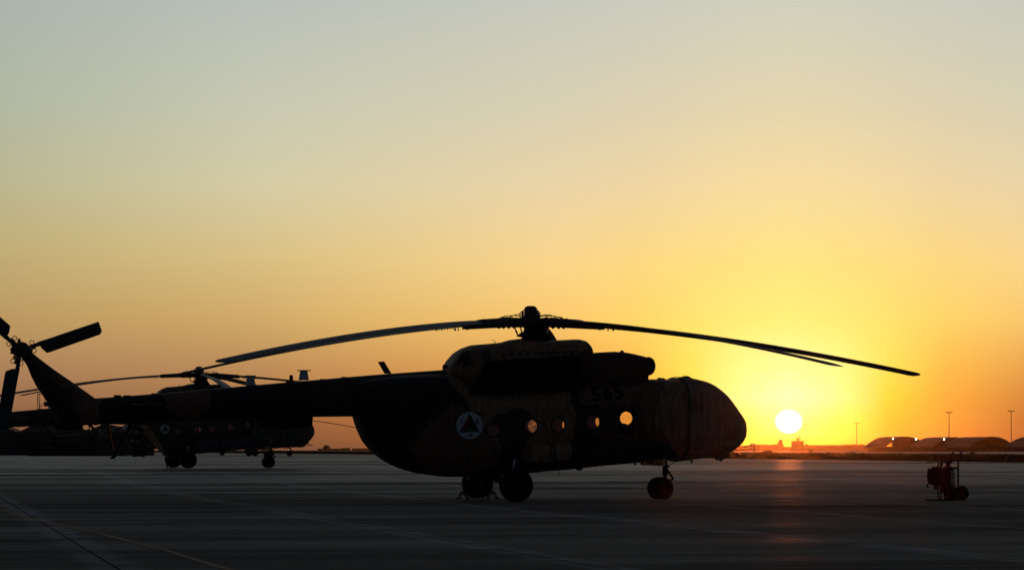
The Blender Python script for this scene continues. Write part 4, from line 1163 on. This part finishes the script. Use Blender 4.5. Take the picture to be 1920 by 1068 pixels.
# ------------------------------------------------------------------ far side of the airfield
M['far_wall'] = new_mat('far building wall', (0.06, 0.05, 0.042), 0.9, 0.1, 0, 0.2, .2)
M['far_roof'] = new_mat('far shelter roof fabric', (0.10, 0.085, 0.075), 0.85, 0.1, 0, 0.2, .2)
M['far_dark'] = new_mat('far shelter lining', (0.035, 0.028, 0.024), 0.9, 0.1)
M['far_metal'] = new_mat('far grey metal', (0.05, 0.045, 0.045), 0.7, 0.3)
M['lamp'] = emit_mat('lit floodlight', (1.0, 0.85, 0.62), 30)
PROF = [(-1, 0), (-1, .22), (-.93, .36), (-.52, .80), (-.28, .95), (0, 1.0), (.28, .95), (.52, .80), (.93, .36), (1, .22), (1, 0)]
def arch_shelter(px, Y, half_px, top, label, shift=-9.5, Ln=34.0, lamps=(), back=None):
    s = FPX / Y; X = (px - 960) / s; hwid = half_px / s; h = EYE + (HOR - top) / s - gz(Y)
    dx = (px - 960) / FPX * Ln + shift
    yaw = math.atan2(-dx, Ln)
    t = thing('aircraft_shelter', label, 'aircraft shelter', (X, Y, gz(Y)), yaw, 'arched aircraft shelters across the airfield')
    Lr = math.hypot(dx, Ln)
    o_ = [(a * hwid, b_ * h) for a, b_ in PROF]; i_ = [(a * hwid * .965, b_ * h * .955) for a, b_ in PROF]
    b = MB()
    for y0, y1, pr in ((0, Lr, o_),):
        b.loft([[(x, y, z) for x, z in pr] for y in np.linspace(y0, y1, 8)], cap=False, closed=False)
    n = len(o_)
    b.add([(x, 0, z) for x, z in o_] + [(x, 0, z) for x, z in i_], [(k, k + 1, n + k + 1, n + k) for k in range(n - 1)])
    b.build('roof', M['far_roof'], t, ang=15)
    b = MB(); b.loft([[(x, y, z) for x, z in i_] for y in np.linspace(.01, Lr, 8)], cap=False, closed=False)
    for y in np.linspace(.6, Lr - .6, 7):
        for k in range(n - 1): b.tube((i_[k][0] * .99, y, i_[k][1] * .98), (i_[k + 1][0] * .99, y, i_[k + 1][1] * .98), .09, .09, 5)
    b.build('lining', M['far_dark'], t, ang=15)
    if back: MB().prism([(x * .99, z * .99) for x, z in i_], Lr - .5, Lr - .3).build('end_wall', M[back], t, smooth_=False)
    for (lp, lz) in lamps:
        x = (lp - px) / s; z = EYE + (HOR - lz) / s - gz(Y)
        lm = MB().box((x, -.35, z), (.5, .5, .4), bev=.05).build('floodlight', M['far_metal'], t)
        MB().ball((x, -.62, z), .24, 10, 8).build('lit_lens', M['lamp'], lm)
    return t
arch_shelter(1700, 1150, 44, 817.5, 'leftmost arched shelter, open at both ends with orange sky showing through', lamps=((1673, 822), (1717, 822.5)))
arch_shelter(1790, 1120, 46, 818.5, 'second arched shelter from the left, one lit lamp on its front', lamps=((1769, 823),), shift=-10, back='far_dark')
arch_shelter(1862, 1080, 48, 818, 'third arched shelter, behind the handle of the fire extinguisher', shift=-12, lamps=((1881, 841),), back='far_roof')
arch_shelter(1985, 1040, 52, 817, 'arched shelter cut off by the right edge of the picture', shift=-12, back='far_dark')

def light_mast(px, top, Y, label, n=4):
    s = FPX / Y; h = EYE + (HOR - top) / s - gz(Y)
    t = thing('light_mast', label, 'light mast', ((px - 960) / s, Y, gz(Y)), R(random.uniform(-20, 20)), 'light masts along the far apron')
    rr_ = .26 * max(1.0, Y / 1500.0); MB().tube((0, 0, 0), (0, 0, h), rr_, rr_ * .62, 8).build('pole', M['far_metal'], t)
    w = 5.2 / s * 2; MB().box((0, 0, h), (w, .3, .25)).build('crossarm', M['far_metal'], t)
    for k in range(n): MB().box((w * (k / (n - 1) - .5), -.2, h + .2), (w * .13, .5, .75)).build('lamp_head', M['far_metal'], t)
light_mast(1779.5, 773, 1500, 'tall light mast above the second arched shelter')
light_mast(1896, 770.5, 1450, 'tall light mast near the right edge of the picture')
light_mast(1606, 793.5, 2300, 'light mast standing alone halfway between the sun and the shelters')
light_mast(1511, 795.5, 2400, 'light mast just right of the setting sun, beside the square building')

def block(px0, px1, top, Y, label, mat, parts, name='building', cat='building', group=None, depth=8):
    s = FPX / Y; w = (px1 - px0) / s; h = EYE + (HOR - top) / s - gz(Y)
    t = thing(name, label, cat, (((px0 + px1) / 2 - 960) / s, Y, gz(Y)), 0, group)
    MB().box((0, depth / 2, h / 2), (w, depth, h)).build('wall', mat, t, smooth_=False)
    MB().box((0, depth / 2, h + .1), (w + .3, depth + .3, .22)).build('roof', mat, t, smooth_=False)
    if parts:
        b = MB()
        for (px, py, a, c) in parts:
            x = (px - (px0 + px1) / 2) / s; z = EYE + (HOR - py) / s - gz(Y); b.box((x, 2, z), (a / s, 1.0, c / s))
        b.build('rooftop_equipment', M['far_metal'], t, smooth_=False)
    n = min(12, max(2, int(w / 2.4)))
    for k in range(n): MB().box((-w / 2 + (k + .5) * w / n, 0.0, h * .55), (w / n * .4, .12, h * .22)).build('window', M['far_dark'], t, smooth_=False)
    return t
block(1486.5, 1507.5, 826.5, 1500, 'square block with antennas and a flag on its roof, right below the sun', M['far_wall'], ((1497, 824.5, 4, 6), (1497.5, 821.7, 11, 1.6), (1494, 820.8, 3, 1.6), (1499, 819, .8, 6), (1500, 817, 2.4, 1.6), (1503.5, 823.6, 3, 1)))
block(1676, 1703, 824, 1000, 'dark square block in front of the leftmost arched shelter', M['far_wall'], ((1689, 820.5, 2.6, 5), (1689, 819, 5, 1.6), (1681, 822.8, 8, 1.6)), depth=6)
rows = [(1376, 1396, 835.6, 'low hangar row seen just right of the covered nose'), (1396, 1435, 836.8, 'low flat building left of the tail fins on the skyline'), (1435, 1487, 837.6, 'lowest skyline building, under the setting sun'),
        (1508, 1585, 834.4, 'long low building right of the square antenna block'), (1585, 1622, 833.6, 'slightly taller low building touching the leftmost arched shelter'), (1622, 1760, 837, 'low wall-like building running behind the leftmost arched shelter')]
for i, (a, b_, tp, lb) in enumerate(rows):
    block(a, b_, tp, 2000 + 12 * i, lb, M['far_wall'], [(a + (b_ - a) * random.random(), tp - 1, 3, 2) for _ in range(2)], group='low buildings on the skyline', depth=25)
block(1628, 1990, 838.8, 940, 'long low wall running in front of the feet of the arched shelters', M['far_dark'], (), depth=2, name='blast_wall', cat='wall')
block(1416.5, 1420, 834.8, 1900, 'left one of two small box-topped sheds left of the big tail fin', M['far_wall'], (), depth=4, name='shed', cat='shed', group='small sheds')
block(1422, 1425, 834.9, 1900, 'right one of two small box-topped sheds left of the big tail fin', M['far_wall'], (), depth=4, name='shed', cat='shed', group='small sheds')
block(606, 617, 836, 3200, 'faint domed building on the horizon behind the rear of the foreground helicopter', M['far_wall'], ((611.5, 835, 7, 2),), depth=20)
block(596, 640, 840.6, 3000, 'faint low skyline building left under the foreground tail boom', M['far_wall'], (), depth=20, group='faint low buildings on the left horizon')
block(642, 655, 839.5, 3000, 'small faint block in the gap under the foreground tail boom', M['far_wall'], (), depth=20, group='faint low buildings on the left horizon')
block(660, 715, 840.4, 3050, 'faint low skyline building touching the rear belly of the foreground helicopter', M['far_wall'], (), depth=20, group='faint low buildings on the left horizon')

def aircraft(px, Y, H, label, fin, span, kind='cargo', yaw=0.0):
    """fin given as photo pixels; body extends to the left of it"""
    s = FPX / Y; X = (px - 960) / s; z0 = gz(Y)
    t = thing('parked_aircraft', label, 'aircraft', (X, Y, z0), yaw, 'aircraft parked across the airfield')
    q = [((a - px) / s, EYE + (HOR - b_) / s - z0) for a, b_ in fin]
    MB().prism(q, -.25, .25).build('tail_fin', M['far_metal'], t)
    Lb = H * 2.4; rings = []
    for (u_, r_) in ((.14, .02), (.05, .12), (0, .2), (-.25, .42), (-.5, .5), (-.9, .5), (-1.0, .42), (-1.08, .2), (-1.12, .02)):
        rings.append([(u_ * Lb, r_ * H * .38 * math.cos(2 * PI * k / 16), H * .3 + (.1 * H if u_ > -.2 else 0) * (1 + u_ * 4 if u_ < 0 else 1) + r_ * H * .38 * math.sin(2 * PI * k / 16)) for k in range(16)])
    MB().loft(rings).build('fuselage', M['far_metal'], t)
    wing = MB(); wing.add([(-.45 * Lb, -span / 2, H * .42), (-.5 * Lb, -span / 2, H * .42), (-.62 * Lb, 0, H * .45), (-.42 * Lb, 0, H * .45), (-.5 * Lb, span / 2, H * .42), (-.45 * Lb, span / 2, H * .42)], [(0, 1, 2, 3), (3, 2, 4, 5)])
    wing.add([(x, y, z + .4) for x, y, z in wing.v[:6]], [(0, 1, 2, 3), (3, 2, 4, 5)]); wing.build('wing', M['far_metal'], t)
    MB().box((-.02 * Lb, 0, H * .42), (.12 * Lb, span * .36, .25)).build('tailplane', M['far_metal'], t)
    b = MB()
    for (u_, y) in ((-.9, 0), (-.5, H * .12), (-.5, -H * .12)): b.tube((u_ * Lb, y - .2, .4), (u_ * Lb, y + .2, .4), .42, .42, 14); b.tube((u_ * Lb, y, .4), (u_ * Lb, y, H * .25), .12, .12, 6)
    b.build('landing_gear', M['far_metal'], t)
aircraft(1463, 2350, 11.4, 'large cargo aircraft whose tall tail fin stands below the sun, left of the square block', [(1453, 838), (1457, 832), (1461, 824), (1463.5, 822.3), (1466, 823.5), (1467.5, 828), (1469.5, 838)], 38)
aircraft(1409, 1950, 5.5, 'small jet with swept tail fin at the left end of the far skyline', [(1403.5, 838), (1405.5, 836), (1408, 830.5), (1413, 830.3), (1413, 831.6), (1411.5, 838)], 10)
aircraft(1450, 1950, 5.2, 'small jet with swept tail fin touching the big cargo fin', [(1447, 837.5), (1450, 832.2), (1456, 832.2), (1454, 837.5)], 10)
aircraft(1745, 1000, 2.7, 'small pale light aircraft parked in front of the arched shelters', [(1745, 843), (1747, 841), (1752, 838), (1754, 838), (1752, 843)], 9)

# signs, markers and small gear beside the taxiway
def sign(px0, px1, top, bottom, Y, label, post=True, group='airfield signs by the taxiway'):
    s = FPX / Y; w = (px1 - px0) / s; zt = EYE + (HOR - top) / s; zb = max(gz(Y) + .1, EYE + (HOR - bottom) / s)
    t = thing('taxiway_sign', label, 'sign', (((px0 + px1) / 2 - 960) / s, Y, gz(Y)), 0, group)
    MB().box((0, 0, (zt + zb) / 2 - gz(Y)), (w, .18, zt - zb), bev=.02).build('frame', M['black_metal'], t)
    MB().box((0, -.095, (zt + zb) / 2 - gz(Y)), (w * .78, .02, (zt - zb) * .78)).build('panel', M['far_metal'], t)
    for x in (-1, 1): MB().box((x * w * .35, 0, (zb - gz(Y)) / 2), (w * .07, .1, zb - gz(Y))).build('post', M['black_metal'], t)
sign(1515.8, 1523.5, 841.2, 848.6, 560, 'square sign board just right below the square antenna block')
sign(1818.5, 1827.5, 846.8, 856.0, 330, 'dark square sign on the grass edge right of the fire extinguisher')
sign(1594.5, 1601, 845.8, 848.4, 560, 'low wide taxiway sign left of the arched shelters')
def marker(px, top, Y, label):
    s = FPX / Y; h = EYE + (HOR - top) / s - gz(Y)
    t = thing('taxiway_light', label, 'taxiway light', ((px - 960) / s, Y, gz(Y)), 0, 'taxiway edge lights')
    MB().tube((0, 0, 0), (0, 0, h * .6), .03, .03, 8).build('stem', M['black_metal'], t)
    MB().lathe((0, 0, h * .55), [(0, 0), (.07, 0), (.17, h * .2), (.17, h * .38), (.08, h * .45), (0, h * .45)], 'Z', 12).build('lamp', M['black_metal'], t)
for px, tp, Y, lb in ((1554.5, 846.6, 520, 'small taxiway light between the square sign and the low wide sign'), (1618, 847, 520, 'small taxiway light right under the tip of the leftmost arched shelter'),
                      (1685.5, 847.6, 500, 'small taxiway light below the dark square block'), (1752, 848.2, 460, 'small taxiway light left of the fire extinguisher handle'), (1603.5, 848.6, 430, 'tiny taxiway light at the grass edge by the low wide sign')):
    marker(px, tp, Y, lb)
b = MB(); Y = 640; s = FPX / Y; h = EYE + (HOR - 831) / s - gz(Y)
t = thing('signal_post', 'slim post with a flat top standing in the infield right of the covered nose', 'post', ((1414.5 - 960) / s, Y, gz(Y)))
MB().tube((0, 0, 0), (0, 0, h), .09, .06, 8).tube((0, 0, h * .12), (0, 0, h * .55), .16, .16, 8).build('pole', M['black_metal'], t)
MB().box((-.1, 0, h), (.62, .3, .16)).build('head', M['black_metal'], t)
Y = 620; s = FPX / Y
t = thing('dirt_mound', 'low wedge-shaped mound of earth on the infield left of the sun reflection', 'mound', ((1438 - 960) / s, Y, gz(Y)))
b = MB(); rings = []
for k in range(13):
    x = (-12 + 24 * k / 12) / s; hh = (0.08 + .55 * max(0, math.sin(PI * (k / 12) ** 1.4))) * (1 if k not in (0, 12) else .1) * 1.0
    rings.append([(x, y, max(0, hh * (1 - (abs(y) / 2.2) ** 2) + random.uniform(-.02, .02))) for y in np.linspace(-2.2, 2.2, 9)])
b.loft(rings, cap=False, closed=False); b.build('earth', M['grass'], t, ang=180)

# ------------------------------------------------------------------ dusty evening air
hm = bpy.data.materials.new('dusty air'); hm.use_nodes = True
t = hm.node_tree; t.nodes.clear()
pv = t.nodes.new('ShaderNodeVolumePrincipled'); pv.inputs['Color'].default_value = (0.95, 0.70, 0.50, 1)
pv.inputs['Density'].default_value = 0.000014; pv.inputs['Anisotropy'].default_value = 0.965
ho = t.nodes.new('ShaderNodeOutputMaterial'); t.links.new(pv.outputs[0], ho.inputs['Volume'])
hz = MB().box((0, 3000, 16.5), (5400, 6200, 35)).build('haze', hm, smooth_=False)
hz['kind'] = 'stuff'; hz['label'] = 'dusty evening air over the airfield'; hz['category'] = 'haze'
